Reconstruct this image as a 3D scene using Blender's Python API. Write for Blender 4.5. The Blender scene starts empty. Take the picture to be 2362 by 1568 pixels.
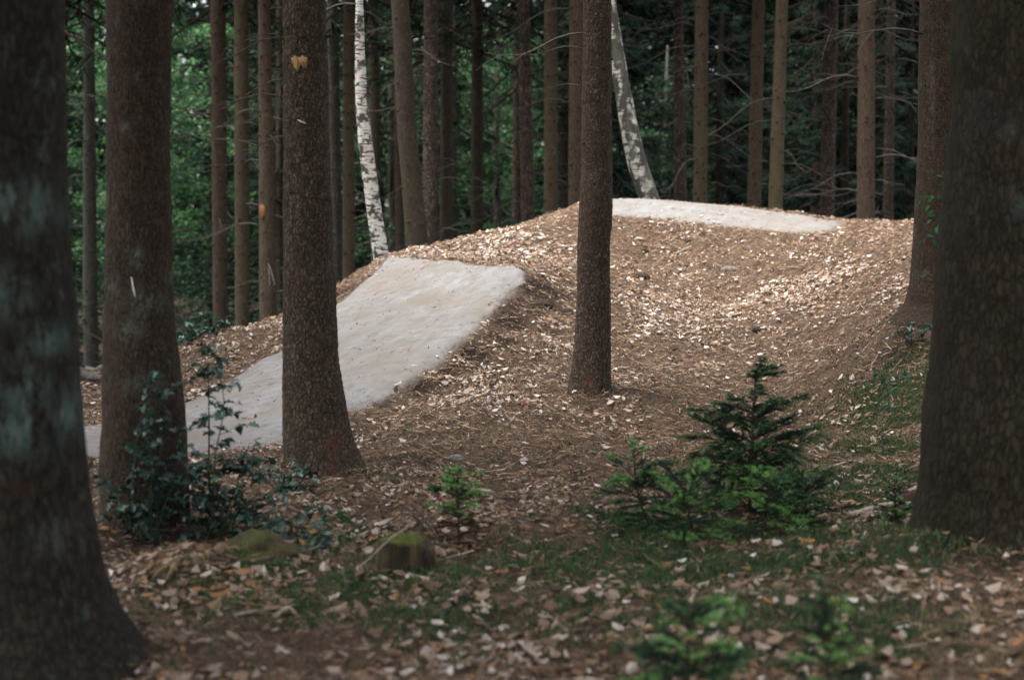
import bpy, math, random
import numpy as np
from mathutils import Vector, Matrix

S = bpy.context.scene
COL = S.collection
R = math.radians

# ------------------------------------------------------------------ camera, sky, sun, exposure
CAM_H, F, CX, CY, HOR = 1.55, 3935.0, 1180.5, 784.0, 500.0      # measured on the photograph scaled to 2361 x 1568
PITCH = math.atan((CY - HOR) / F)
cam_d = bpy.data.cameras.new("camera")
cam = bpy.data.objects.new("camera", cam_d)
COL.objects.link(cam)
cam.location = (0, 0, CAM_H)
cam.rotation_euler = (math.pi / 2 - PITCH, 0, 0)
cam_d.sensor_width = 36.0
cam_d.lens = 36.0 * F / (2 * CX)
cam_d.clip_start, cam_d.clip_end = 0.1, 600
cam_d.dof.use_dof = True
cam_d.dof.focus_distance = 12.5
cam_d.dof.aperture_fstop = 2.0
S.camera = cam

SUN_EL, SUN_AZ = R(70), R(250)       # azimuth: 0 = +Y (view direction), clockwise
world = bpy.data.worlds.new("World")
S.world = world
world.use_nodes = True
wn = world.node_tree
sky = wn.nodes.new("ShaderNodeTexSky")
sky.sky_type = 'NISHITA'
sky.sun_disc = False
sky.sun_elevation = SUN_EL
sky.sun_rotation = SUN_AZ
sky.air_density, sky.dust_density, sky.ozone_density = 1.0, 3.0, 1.0
bg = next(n for n in wn.nodes if n.type == 'BACKGROUND')
bg.inputs['Strength'].default_value = 0.13
grey = wn.nodes.new("ShaderNodeHueSaturation")        # thin overcast: the sky is nearly white
grey.inputs['Saturation'].default_value = 0.35
wn.links.new(sky.outputs[0], grey.inputs['Color'])
wn.links.new(grey.outputs[0], bg.inputs['Color'])

sun_d = bpy.data.lights.new("sun", 'SUN')
sun_d.energy = 1.15
sun_d.angle = R(24)
sun_d.color = (1.0, 0.975, 0.94)
sun = bpy.data.objects.new("sun", sun_d)
COL.objects.link(sun)
sdir = Vector((math.sin(SUN_AZ) * math.cos(SUN_EL), math.cos(SUN_AZ) * math.cos(SUN_EL), math.sin(SUN_EL)))
sun.rotation_euler = sdir.to_track_quat('Z', 'Y').to_euler()

S.view_settings.view_transform = 'Standard'
S.view_settings.look = 'None'
S.view_settings.exposure = 2.42
S.view_settings.gamma = 1.0
S.view_settings.use_curve_mapping = False
S.cycles.max_bounces = 8
S.cycles.use_denoising = True

# ------------------------------------------------------------------ helpers
rng = np.random.default_rng(7)
rnd = random.Random(7)
_f = np.array([0, math.cos(PITCH), -math.sin(PITCH)])
_u = np.array([0, math.sin(PITCH), math.cos(PITCH)])


def P(px, py, Y):
    """the point seen at photograph pixel (px, py) that stands Y metres ahead of the camera"""
    d = _f + (px - CX) / F * np.array([1.0, 0, 0]) + (CY - py) / F * _u
    return np.array([0, 0, CAM_H]) + d * (Y / d[1])


def sstep(a, b, x):
    t = np.clip((x - a) / (b - a), 0, 1)
    return t * t * (3 - 2 * t)


def _hash(ix, iy, iz, seed):
    h = (ix * 374761393 + iy * 668265263 + iz * 2147483647 + seed * 974634777) & 0xFFFFFFFF
    h = ((h ^ (h >> 13)) * 1274126177) & 0xFFFFFFFF
    h = ((h ^ (h >> 16)) * 2246822519) & 0xFFFFFFFF
    return ((h ^ (h >> 15)) & 0xFFFFFF) / float(0xFFFFFF)


def vnoise(p, seed=0):
    p = np.asarray(p, float)
    i = np.floor(p).astype(np.int64)
    f = p - i
    f = f * f * (3 - 2 * f)
    out = 0
    for dx in (0, 1):
        for dy in (0, 1):
            for dz in (0, 1):
                w = (f[:, 0] if dx else 1 - f[:, 0]) * (f[:, 1] if dy else 1 - f[:, 1]) * (f[:, 2] if dz else 1 - f[:, 2])
                out = out + w * _hash(i[:, 0] + dx, i[:, 1] + dy, i[:, 2] + dz, seed)
    return out


def fbm(p, seed=0, oct=3):
    s, a, t = 0, 1.0, 0
    for k in range(oct):
        s = s + a * vnoise(np.asarray(p) * 2 ** k, seed + k)
        t += a
        a *= .5
    return s / t


def cell(p, seed=0):
    """cellular noise: (nearest, second nearest, id of nearest)"""
    p = np.asarray(p, float)
    i = np.floor(p).astype(np.int64)
    d1 = np.full(len(p), 9.0); d2 = np.full(len(p), 9.0); cid = np.zeros(len(p))
    for dx in (-1, 0, 1):
        for dy in (-1, 0, 1):
            for dz in (-1, 0, 1):
                c = i + np.array([dx, dy, dz])
                q = np.stack([c[:, 0] + _hash(c[:, 0], c[:, 1], c[:, 2], seed), c[:, 1] + _hash(c[:, 0], c[:, 1], c[:, 2], seed + 1),
                              c[:, 2] + _hash(c[:, 0], c[:, 1], c[:, 2], seed + 2)], 1)
                d = np.linalg.norm(p - q, axis=1)
                nid = _hash(c[:, 0], c[:, 1], c[:, 2], seed + 3)
                m = d < d1
                d2 = np.where(m, d1, np.minimum(d2, d))
                cid = np.where(m, nid, cid)
                d1 = np.where(m, d, d1)
    return d1, d2, cid


def np_mesh(name, V, faces, smooth=False, colors=None, cname='tint', mats=None, midx=None):
    """V: n x 3; faces: list of index arrays (m x k)"""
    me = bpy.data.meshes.new(name)
    V = np.asarray(V, np.float32)
    faces = [np.asarray(f, np.int32) for f in faces if len(f)]
    nl = sum(f.size for f in faces); nf = sum(len(f) for f in faces)
    me.vertices.add(len(V)); me.vertices.foreach_set('co', V.ravel())
    me.loops.add(nl); me.loops.foreach_set('vertex_index', np.concatenate([f.ravel() for f in faces]))
    me.polygons.add(nf)
    tot = np.concatenate([np.full(len(f), f.shape[1], np.int32) for f in faces])
    me.polygons.foreach_set('loop_start', np.concatenate([[0], np.cumsum(tot)[:-1]]).astype(np.int32))
    me.polygons.foreach_set('loop_total', tot)
    if smooth:
        me.polygons.foreach_set('use_smooth', np.ones(nf, bool))
    if colors is not None:
        a = me.attributes.new(cname, 'FLOAT_COLOR', 'POINT')
        c = np.ones((len(V), 4), np.float32)
        c[:, :colors.shape[1]] = colors
        a.data.foreach_set('color', c.ravel())
    me.update()
    me.validate()
    if mats:
        for m in mats:
            me.materials.append(m)
        if midx is not None:
            me.polygons.foreach_set('material_index', np.asarray(midx, np.int32))
    return me


class MB:
    """collects quads / triangles / tubes into one mesh"""
    def __init__(self):
        self.v, self.q, self.t, self.n, self.c = [], [], [], 0, []

    def add(self, V, q=None, t=None, col=None):
        V = np.asarray(V, float).reshape(-1, 3)
        if q is not None: self.q.append(np.asarray(q, int) + self.n)
        if t is not None: self.t.append(np.asarray(t, int) + self.n)
        self.v.append(V)
        self.c.append(np.tile(np.array(col if col is not None else (1, 1, 1), float)[:3], (len(V), 1)) if np.ndim(col) < 2 else np.asarray(col, float))
        self.n += len(V)

    def tube(self, pts, rad, seg=5, col=None, cap=True):
        pts = np.asarray(pts, float); n = len(pts)
        rad = np.broadcast_to(np.asarray(rad, float), (n,))
        V = []
        for k in range(n):
            t = pts[min(k + 1, n - 1)] - pts[max(k - 1, 0)]
            t = t / (np.linalg.norm(t) + 1e-9)
            a = np.cross(t, [0, 0, 1.0] if abs(t[2]) < .9 else [1.0, 0, 0]); a /= np.linalg.norm(a)
            b = np.cross(t, a)
            for s in range(seg):
                th = 2 * math.pi * s / seg
                V.append(pts[k] + rad[k] * (math.cos(th) * a + math.sin(th) * b))
        q = [(k * seg + s, k * seg + (s + 1) % seg, (k + 1) * seg + (s + 1) % seg, (k + 1) * seg + s) for k in range(n - 1) for s in range(seg)]
        t = []
        if cap:
            V.append(pts[0]); V.append(pts[-1])
            t = [(n * seg, (s + 1) % seg, s) for s in range(seg)] + [(n * seg + 1, (n - 1) * seg + s, (n - 1) * seg + (s + 1) % seg) for s in range(seg)]
        self.add(V, q, t if t else None, col)

    def mesh(self, name, mat, smooth=False):
        f = []
        if self.q: f.append(np.concatenate(self.q))
        if self.t: f.append(np.concatenate(self.t))
        return np_mesh(name, np.concatenate(self.v), f, smooth, np.concatenate(self.c), mats=[mat])


def obj(name, me, parent=None, loc=(0, 0, 0)):
    o = bpy.data.objects.new(name, me)
    COL.objects.link(o)
    o.location = loc
    if parent is not None:
        o.parent = parent
    return o


def thing(name, label, cat, loc, group=None):
    o = bpy.data.objects.new(name, None)
    COL.objects.link(o)
    o.location = loc
    o.empty_display_size = .2
    return tag(o, label, cat, group)


def tag(o, label, cat, group=None):
    o['label'] = label; o['category'] = cat
    if group: o['group'] = group
    return o


# ------------------------------------------------------------------ materials
class NT:
    def __init__(self, name):
        self.m = bpy.data.materials.new(name); self.m.use_nodes = True
        self.t = self.m.node_tree; self.bsdf = next(n for n in self.t.nodes if n.type == 'BSDF_PRINCIPLED')
        self.out = next(n for n in self.t.nodes if n.type == 'OUTPUT_MATERIAL')

    def n(self, typ, **kw):
        nd = self.t.nodes.new(typ)
        for k, v in kw.items():
            if k.startswith('i_'):
                nd.inputs[k[2:].replace('_', ' ')].default_value = v
            else:
                setattr(nd, k, v)
        return nd

    def l(self, a, b): self.t.links.new(a, b)

    def noise(self, vec, scale, detail=4, rough=.55, out='Fac'):
        nd = self.n('ShaderNodeTexNoise'); nd.inputs['Scale'].default_value = scale
        nd.inputs['Detail'].default_value = detail; nd.inputs['Roughness'].default_value = rough
        if vec is not None: self.l(vec, nd.inputs['Vector'])
        return nd.outputs[out]

    def vor(self, vec, scale, feature='F1', out='Distance', rand=1.0):
        nd = self.n('ShaderNodeTexVoronoi', feature=feature); nd.inputs['Scale'].default_value = scale
        nd.inputs['Randomness'].default_value = rand
        if vec is not None: self.l(vec, nd.inputs['Vector'])
        return nd.outputs[out]

    def ramp(self, fac, stops):
        nd = self.n('ShaderNodeValToRGB'); e = nd.color_ramp.elements
        while len(e) < len(stops): e.new(.5)
        for k, (p, c) in enumerate(stops):
            e[k].position = p
            e[k].color = (c, c, c, 1) if not hasattr(c, '__len__') else (*c, 1)
        self.l(fac, nd.inputs['Fac'])
        return nd.outputs['Color']

    def mix(self, fac, a, b, mode='MIX'):
        nd = self.n('ShaderNodeMix', data_type='RGBA', blend_type=mode)
        for s, v in ((nd.inputs['Factor'], fac), (nd.inputs['A'], a), (nd.inputs['B'], b)):
            pass
        fi, ai, bi = nd.inputs[0], nd.inputs[6], nd.inputs[7]
        for s, v in ((fi, fac), (ai, a), (bi, b)):
            if hasattr(v, 'is_output'): self.l(v, s)
            elif s is fi: s.default_value = v
            else: s.default_value = (*v, 1) if len(v) == 3 else v
        return nd.outputs[2]

    def math(self, op, a, b=None, clamp=False):
        nd = self.n('ShaderNodeMath', operation=op, use_clamp=clamp)
        for s, v in zip(nd.inputs, (a, b)):
            if v is None: continue
            if hasattr(v, 'is_output'): self.l(v, s)
            else: s.default_value = v
        return nd.outputs[0]

    def coords(self, scale=(1, 1, 1), per_object=True):
        tc = self.n('ShaderNodeTexCoord')
        v = tc.outputs['Object']
        if per_object:
            oi = self.n('ShaderNodeObjectInfo')
            add = self.n('ShaderNodeVectorMath', operation='ADD')
            sc = self.n('ShaderNodeVectorMath', operation='SCALE'); sc.inputs['Scale'].default_value = 57.0
            cb = self.n('ShaderNodeCombineXYZ')
            for k in range(3): self.l(oi.outputs['Random'], cb.inputs[k])
            self.l(cb.outputs[0], sc.inputs[0]); self.l(v, add.inputs[0]); self.l(sc.outputs[0], add.inputs[1])
            v = add.outputs[0]
        mp = self.n('ShaderNodeMapping'); mp.inputs['Scale'].default_value = scale
        self.l(v, mp.inputs['Vector'])
        return mp.outputs[0]

    def attr(self, name, out='Color'):
        nd = self.n('ShaderNodeAttribute', attribute_name=name)
        return nd.outputs[out]

    def bump(self, h, dist, strength=1.0, normal=None):
        nd = self.n('ShaderNodeBump'); nd.inputs['Distance'].default_value = dist; nd.inputs['Strength'].default_value = strength
        self.l(h, nd.inputs['Height'])
        if normal is not None: self.l(normal, nd.inputs['Normal'])
        return nd.outputs[0]

    def done(self, col, rough=.85, normal=None, spec=.3):
        if hasattr(col, 'is_output'): self.l(col, self.bsdf.inputs['Base Color'])
        else: self.bsdf.inputs['Base Color'].default_value = (*col, 1)
        if hasattr(rough, 'is_output'): self.l(rough, self.bsdf.inputs['Roughness'])
        else: self.bsdf.inputs['Roughness'].default_value = rough
        self.bsdf.inputs['Specular IOR Level'].default_value = spec
        if normal is not None: self.l(normal, self.bsdf.inputs['Normal'])
        return self.m


def bark(name, groove, plate, light, scale=30, stretch=.5, contrast=1.0, lichen=.0, lichen_col=(.16, .19, .14), depth=.012, green=0.0):
    t = NT(name)
    v = t.coords((1, 1, stretch))
    warp = t.noise(v, scale * .35, 3, .6, 'Color')
    wv = t.n('ShaderNodeVectorMath', operation='MULTIPLY_ADD'); t.l(warp, wv.inputs[0]); wv.inputs[1].default_value = (.9 / scale,) * 3; t.l(v, wv.inputs[2])
    ed = t.vor(wv.outputs[0], scale, 'DISTANCE_TO_EDGE')
    cid = t.vor(wv.outputs[0], scale, 'F1', 'Color')
    fine = t.noise(v, scale * 3.5, 5, .65)
    edr = t.ramp(t.math('ADD', ed, t.math('MULTIPLY', t.math('SUBTRACT', fine, .5), .35)), [(0.0, 0.0), (.22, 1.0)])
    sepc = t.n('ShaderNodeSeparateColor'); t.l(cid, sepc.inputs[0])
    fib = t.noise(t.coords((1, 1, .22)), scale * 1.6, 4, .65)
    k = t.math('ADD', t.math('MULTIPLY', edr, .30), t.math('ADD', t.math('MULTIPLY', sepc.outputs[0], .22), t.math('SUBTRACT', t.math('MULTIPLY', t.math('ADD', fine, fib), 1.1), .98)))
    c = t.ramp(k, [(.12, groove), (.50 / contrast, plate), (.92, light)])
    big = t.noise(t.coords((1, 1, .35)), 2.2, 4, .6)
    c = t.mix(t.ramp(big, [(.3, 0.0), (.75, .4)]), c, tuple(x * .6 for x in plate), 'MIX')
    if green:
        gm = t.ramp(t.noise(t.coords((1, 1, .3)), 3.1, 4, .6), [(.42, 0.0), (.7, green)])
        c = t.mix(gm, c, tuple(x * y for x, y in zip(plate, (.75, .85, .6))))
    if lichen:
        ln = t.noise(t.coords((1, 1, .6)), 9, 6, .7)
        lm = t.math('MULTIPLY', t.ramp(ln, [(.60, 0.0), (.70, 1.0)]), lichen)
        c = t.mix(lm, c, lichen_col)
    st = t.n('ShaderNodeAttribute', attribute_name='stain')
    stm = t.math('MULTIPLY', t.attr('stain_amount', 'Fac'), t.ramp(t.noise(v, 22, 6, .75), [(.42, 0.0), (.56, 1.0)]))
    c = t.mix(stm, c, st.outputs['Color'])
    oi = t.n('ShaderNodeObjectInfo')
    val = t.math('ADD', t.math('MULTIPLY', oi.outputs['Random'], .35), .82)
    hs = t.n('ShaderNodeHueSaturation'); t.l(val, hs.inputs['Value']); t.l(c, hs.inputs['Color'])
    h = t.math('ADD', t.math('MULTIPLY', edr, .7), t.math('MULTIPLY', fine, .5))
    return t.done(hs.outputs['Color'], .9, t.bump(h, depth, .9), .2)


M = {}
M['bark_scaly'] = bark('bark_scaly', (.024, .017, .011), (.090, .065, .044), (.205, .158, .115), 50, .6, 1.0, .3, depth=.014)
M['bark_dark'] = bark('bark_dark', (.020, .0135, .009), (.060, .040, .026), (.112, .077, .051), 56, .5, 1.0, .5, (.13, .16, .12), .011)
M['bark_lichen'] = bark('bark_lichen', (.012, .0095, .007), (.034, .027, .019), (.072, .058, .042), 36, .35, 1.0, .9, (.11, .14, .12), .014)
M['bark_olive'] = bark('bark_olive', (.012, .009, .0055), (.037, .028, .016), (.083, .064, .039), 40, .4, 1.0, .45, (.11, .125, .10), .013, .6)
M['bark_smooth'] = bark('bark_smooth', (.045, .032, .020), (.112, .083, .052), (.18, .136, .089), 50, .5, 1.0, .25, depth=.008, green=.5)
M['bark_red'] = bark('bark_red', (.038, .026, .017), (.094, .066, .043), (.15, .108, .073), 50, .45, 1.0, .25, depth=.008)
M['bark_flaky'] = bark('bark_flaky', (.022, .0145, .011), (.085, .060, .046), (.26, .20, .158), 24, .75, 1.0, .2, depth=.02)
M['bark_shade'] = bark('bark_shade', (.022, .016, .010), (.055, .041, .027), (.105, .08, .054), 45, .5, .9, .2, depth=.008, green=.4)  # darker copy of the smooth bark, shade put into its colour
M['bark_grey'] = bark('bark_grey', (.03, .027, .022), (.07, .063, .052), (.13, .12, .10), 36, .5, .9, .7, (.17, .20, .165), depth=.008)


def birch(name, dark_amt, moss=0.0, psc=7):
    t = NT(name)
    v = t.coords((1, 1, 6.0))
    lent = t.ramp(t.noise(v, 7, 5, .6), [(.52, 0.0), (.57, 1.0)])
    pat = t.ramp(t.noise(t.coords((1, 1, .9 if psc == 7 else .45)), psc * (1 if psc == 7 else 3), 5, .62), [(dark_amt, 1.0), (dark_amt + .05, 0.0)])
    fine = t.noise(t.coords(), 40, 4, .6)
    c = t.ramp(fine, [(.3, (.42, .40, .36)), (.7, (.66, .64, .59))])
    c = t.mix(t.ramp(t.noise(t.coords(), 4, 3), [(.4, 0.0), (.8, .5)]), c, (.45, .38, .29))
    c = t.mix(lent, c, (.05, .042, .036))
    c = t.mix(pat, c, (.055, .05, .042))
    if moss:
        c = t.mix(t.ramp(t.noise(t.coords((1, 1, .4)), 6, 4), [(.45, 0.0), (.65, moss)]), c, (.14, .15, .09))
    h = t.math('SUBTRACT', fine, t.math('MULTIPLY', pat, 1.2))
    return t.done(c, .75, t.bump(h, .008, .8), .25)


M['birch'] = birch('birch_bark', .43)
M['birch_mottled'] = birch('birch_bark_mottled', .50, .7, 3.2)


def tint_leaf(name, trans=.35, rough=.6, spec=.3, var=.25):
    """leaf material: own colour from the leaf's tint attribute, thin enough to let some light through"""
    t = NT(name)
    c = t.attr('tint')
    oi = t.n('ShaderNodeObjectInfo')
    nz = t.noise(t.coords(), 60, 3, .6)
    hs = t.n('ShaderNodeHueSaturation'); t.l(c, hs.inputs['Color'])
    t.l(t.math('ADD', t.math('MULTIPLY', nz, var * 2), 1 - var), hs.inputs['Value'])
    c = hs.outputs['Color']
    t.done(c, rough, None, spec)
    if trans:
        tr = t.n('ShaderNodeBsdfTranslucent'); t.l(c, tr.inputs['Color'])
        mx = t.n('ShaderNodeMixShader'); mx.inputs[0].default_value = trans
        t.l(t.bsdf.outputs[0], mx.inputs[1]); t.l(tr.outputs[0], mx.inputs[2]); t.l(mx.outputs[0], t.out.inputs['Surface'])
    return t.m


M['dead_leaf'] = tint_leaf('dead_leaf', .12, .7, .25)
M['needle'] = tint_leaf('needle', .15, .8, .04, .15)
M['leaf_green'] = tint_leaf('leaf_green', .5, .6, .15)
M['holly_leaf'] = tint_leaf('holly_leaf', .12, .32, .5, .2)
M['twig'] = tint_leaf('dead_twig', 0, .85, .2)


def wood(name, cols, scale=(30, 30, 3)):
    t = NT(name)
    n = t.noise(t.coords(scale), 1.0, 5, .6)
    c = t.ramp(n, [(.25, cols[0]), (.5, cols[1]), (.78, cols[2])])
    return t.done(c, .85, t.bump(n, .006, .8), .2)


M['dead_branch'] = wood('dead_branch_wood', [(.042, .036, .029), (.085, .074, .063), (.145, .13, .11)], (25, 25, 25))
M['fresh_wood'] = wood('fresh_wood', [(.10, .05, .02), (.36, .21, .09), (.52, .35, .18)], (70, 70, 14))
M['orange_wood'] = wood('orange_wood', [(.08, .035, .015), (.20, .095, .035), (.30, .155, .06)], (50, 50, 8))
M['rotten_wood'] = wood('rotten_wood', [(.03, .02, .012), (.16, .11, .05), (.33, .25, .13)], (40, 40, 4))
M['red_rot'] = wood('red_rot', [(.018, .011, .008), (.05, .026, .018), (.09, .048, .032)], (30, 30, 12))
M['pale_wood'] = wood('pale_wood', [(.16, .12, .08), (.34, .28, .21), (.52, .46, .38)], (40, 40, 40))
M['resin'] = wood('resin', [(.45, .44, .42), (.6, .59, .56), (.7, .69, .66)], (90, 90, 20))
M['stub'] = wood('stub_wood', [(.012, .009, .007), (.026, .019, .014), (.055, .041, .031)], (60, 60, 60))


def stone_mat():
    t = NT('stone')
    n = t.noise(t.coords(), 14, 6, .6)
    c = t.ramp(n, [(.3, (.12, .115, .115)), (.6, (.24, .23, .23)), (.8, (.36, .35, .34))])
    return t.done(c, .8, t.bump(n, .01, .7))


def moss_rock():
    t = NT('mossy_surface')
    n = t.noise(t.coords(), 7, 6, .65)
    f = t.noise(t.coords(), 90, 4, .7)
    r = t.ramp(f, [(.3, (.03, .022, .015)), (.7, (.12, .085, .055))])
    g = t.ramp(f, [(.3, (.028, .037, .011)), (.7, (.12, .13, .035))])
    geo = t.n('ShaderNodeNewGeometry'); sx = t.n('ShaderNodeSeparateXYZ'); t.l(geo.outputs['Normal'], sx.inputs[0])
    m = t.math('MULTIPLY', t.ramp(n, [(.42, 0.0), (.56, 1.0)]), t.ramp(sx.outputs[2], [(.3, 0.15), (.75, 1.0)]))
    return t.done(t.mix(m, r, g), .95, t.bump(t.math('ADD', f, n), .02, .8), .15)


def plain(name, a, b, scale=60, dist=.006):
    t = NT(name)
    n = t.noise(t.coords(), scale, 5, .7)
    return t.done(t.ramp(n, [(.3, a), (.7, b)]), .95, t.bump(n, dist, .9), .15)


M['clod_grey'] = plain('clod_grey', (.10, .085, .072), (.22, .19, .165), 30, .02)
M['clod'] = plain('clod', (.025, .018, .013), (.08, .055, .04), 40, .02)
M['moss_green'] = plain('moss_green', (.035, .048, .010), (.14, .15, .035), 45, .02)
M['stump'] = wood('stump_wood', [(.012, .009, .007), (.045, .034, .018), (.17, .125, .055)], (34, 34, 5))
M['stone'] = stone_mat()
M['moss'] = moss_rock()


def ground_mat():
    t = NT('forest_floor')
    v = t.coords((1, 1, 1), False)
    fine = t.noise(v, 70, 5, .7)
    mid = t.noise(v, 9, 5, .6)
    big = t.noise(v, 1.1, 4, .55)
    # needle litter: two directions of stretched noise
    tc = t.n('ShaderNodeTexCoord')

    def streak(rot):
        mp = t.n('ShaderNodeMapping', vector_type='TEXTURE'); mp.inputs['Rotation'].default_value = (0, 0, rot); mp.inputs['Scale'].default_value = (1 / 25, 1 / 150, 1 / 60)
        t.l(tc.outputs['Object'], mp.inputs['Vector'])
        return t.noise(mp.outputs[0], 1.0, 3, .6)
    st = t.math('MAXIMUM', streak(.4), t.math('MAXIMUM', streak(1.7), streak(2.7)))
    k = t.math('ADD', t.math('MULTIPLY', st, .65), t.math('MULTIPLY', fine, .45))
    c = t.ramp(k, [(.46, (.018, .011, .007)), (.57, (.106, .069, .045)), (.68, (.30, .215, .152))])
    c = t.mix(t.ramp(mid, [(.42, .0), (.66, .75)]), c, (.046, .028, .018))
    c = t.mix(t.ramp(big, [(.4, .0), (.75, .4)]), c, (.16, .10, .062))
    msk = t.attr('zones')
    sp = t.n('ShaderNodeSeparateColor'); t.l(msk, sp.inputs[0])
    brk = t.math('SUBTRACT', t.noise(v, 6, 6, .75), .5)

    def zone(chan, sharp=2.2):
        return t.math('ADD', t.math('MULTIPLY', t.math('SUBTRACT', chan, .5), 1.6), t.math('ADD', t.math('MULTIPLY', brk, sharp), .5), True)
    mossc = t.ramp(fine, [(.3, (.022, .032, .012)), (.7, (.085, .105, .035))])
    c = t.mix(zone(sp.outputs[0]), c, mossc)
    soilc = t.ramp(fine, [(.3, (.011, .007, .005)), (.7, (.048, .031, .022))])
    c = t.mix(zone(sp.outputs[1], 1.2), c, soilc)
    dust = t.ramp(fine, [(.3, (.22, .19, .165)), (.7, (.40, .365, .33))])
    c = t.mix(t.math('MULTIPLY', sp.outputs[2], t.ramp(t.noise(v, 22, 6, .75), [(.35, .25), (.6, 1.0)])), c, dust)
    h = t.math('ADD', t.math('MULTIPLY', k, .8), t.math('MULTIPLY', mid, 1.2))
    return t.done(c, .95, t.bump(h, .045, 1.0), .15)


def path_mat():
    t = NT('packed_sand')
    v = t.coords((1, 1, 1), False)
    big = t.noise(v, 1.6, 5, .6)
    mid = t.noise(v, 7, 6, .7)
    fine = t.noise(v, 120, 4, .75)
    c = t.ramp(mid, [(.30, (.145, .130, .115)), (.47, (.208, .200, .190)), (.70, (.262, .257, .250))])
    c = t.mix(t.ramp(big, [(.42, .0), (.66, .75)]), c, (.182, .152, .121))
    # thin scuffs along the ride line
    mp = t.n('ShaderNodeMapping', vector_type='TEXTURE'); mp.inputs['Rotation'].default_value = (0, 0, 1.14); mp.inputs['Scale'].default_value = (1 / 1.6, 1 / 13, .5)
    tc = t.n('ShaderNodeTexCoord'); t.l(tc.outputs['Object'], mp.inputs['Vector'])
    sc = t.noise(mp.outputs[0], 1.0, 6, .7)
    c = t.mix(t.ramp(sc, [(.50, .0), (.68, .5)]), c, (.155, .13, .105))
    c = t.mix(t.ramp(fine, [(.56, .0), (.72, .7)]), c, (.12, .098, .08))
    cr = t.vor(v, 2.3, 'DISTANCE_TO_EDGE')
    crw = t.math('MULTIPLY', t.ramp(cr, [(.0, 1.0), (.012, 0.0)]), t.ramp(t.noise(v, 2.0, 3), [(.5, .0), (.62, .7)]))
    c = t.mix(crw, c, (.17, .14, .115))
    e = t.attr('edge', 'Fac')
    eb = t.math('ADD', e, t.math('MULTIPLY', t.math('SUBTRACT', t.noise(v, 13, 6, .8), .5), .8))
    c = t.mix(t.ramp(eb, [(.32, 0.0), (.8, 1.0)]), c, (.115, .078, .055))
    h = t.math('ADD', t.math('MULTIPLY', fine, .25), t.math('ADD', t.math('MULTIPLY', mid, .8), t.math('MULTIPLY', sc, .15)))
    return t.done(c, .95, t.bump(h, .016, .7), .15)


M['ground'] = ground_mat()
M['path'] = path_mat()

# ------------------------------------------------------------------ terrain: thin-plate surface through surveyed points
near_edge = [(-60, 1085, 10.5), (200, 1062, 10.95), (430, 1052, 11.2), (640, 1025, 11.65), (800, 955, 12.2), (960, 880, 12.95), (1070, 790, 13.8), (1150, 710, 14.65), (1217, 632, 15.5)]
far_edge = [(-60, 1010, 12.1), (200, 985, 12.7), (300, 965, 13.2), (425, 930, 14.1), (540, 868, 14.6), (650, 805, 15.2), (780, 700, 16.4), (845, 645, 17.2), (893, 594, 18.0)]
crest_near = [(1345, 488, 19.2), (1410, 497, 19.0), (1520, 508, 18.7), (1620, 519, 18.45), (1740, 530, 18.2), (1850, 541, 17.9), (1940, 536, 18.1), (2000, 527, 18.3)]
crest_far = [(1345, 467, 20.4), (1410, 464, 20.4), (1520, 466, 20.3), (1620, 474, 20.0), (1740, 486, 19.7), (1850, 499, 19.3), (1960, 511, 18.8), (2010, 515, 18.6)]
pix = near_edge + far_edge + crest_near + crest_far
for v in (.25, .5, .75):                       # surface of the ramp between its edges, slightly dished
    for a, b in zip(near_edge, far_edge):
        pa, pb = P(*a), P(*b)
        pass
ctl = [P(*p) for p in pix]
for v in (.25, .5, .75):
    for a, b in zip(near_edge[1:], far_edge[1:]):
        q = P(*a) * (1 - v) + P(*b) * v
        q[2] += .05 * math.sin(math.pi * v) * (1 if a[0] > 900 else .2)
        ctl.append(q)
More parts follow.
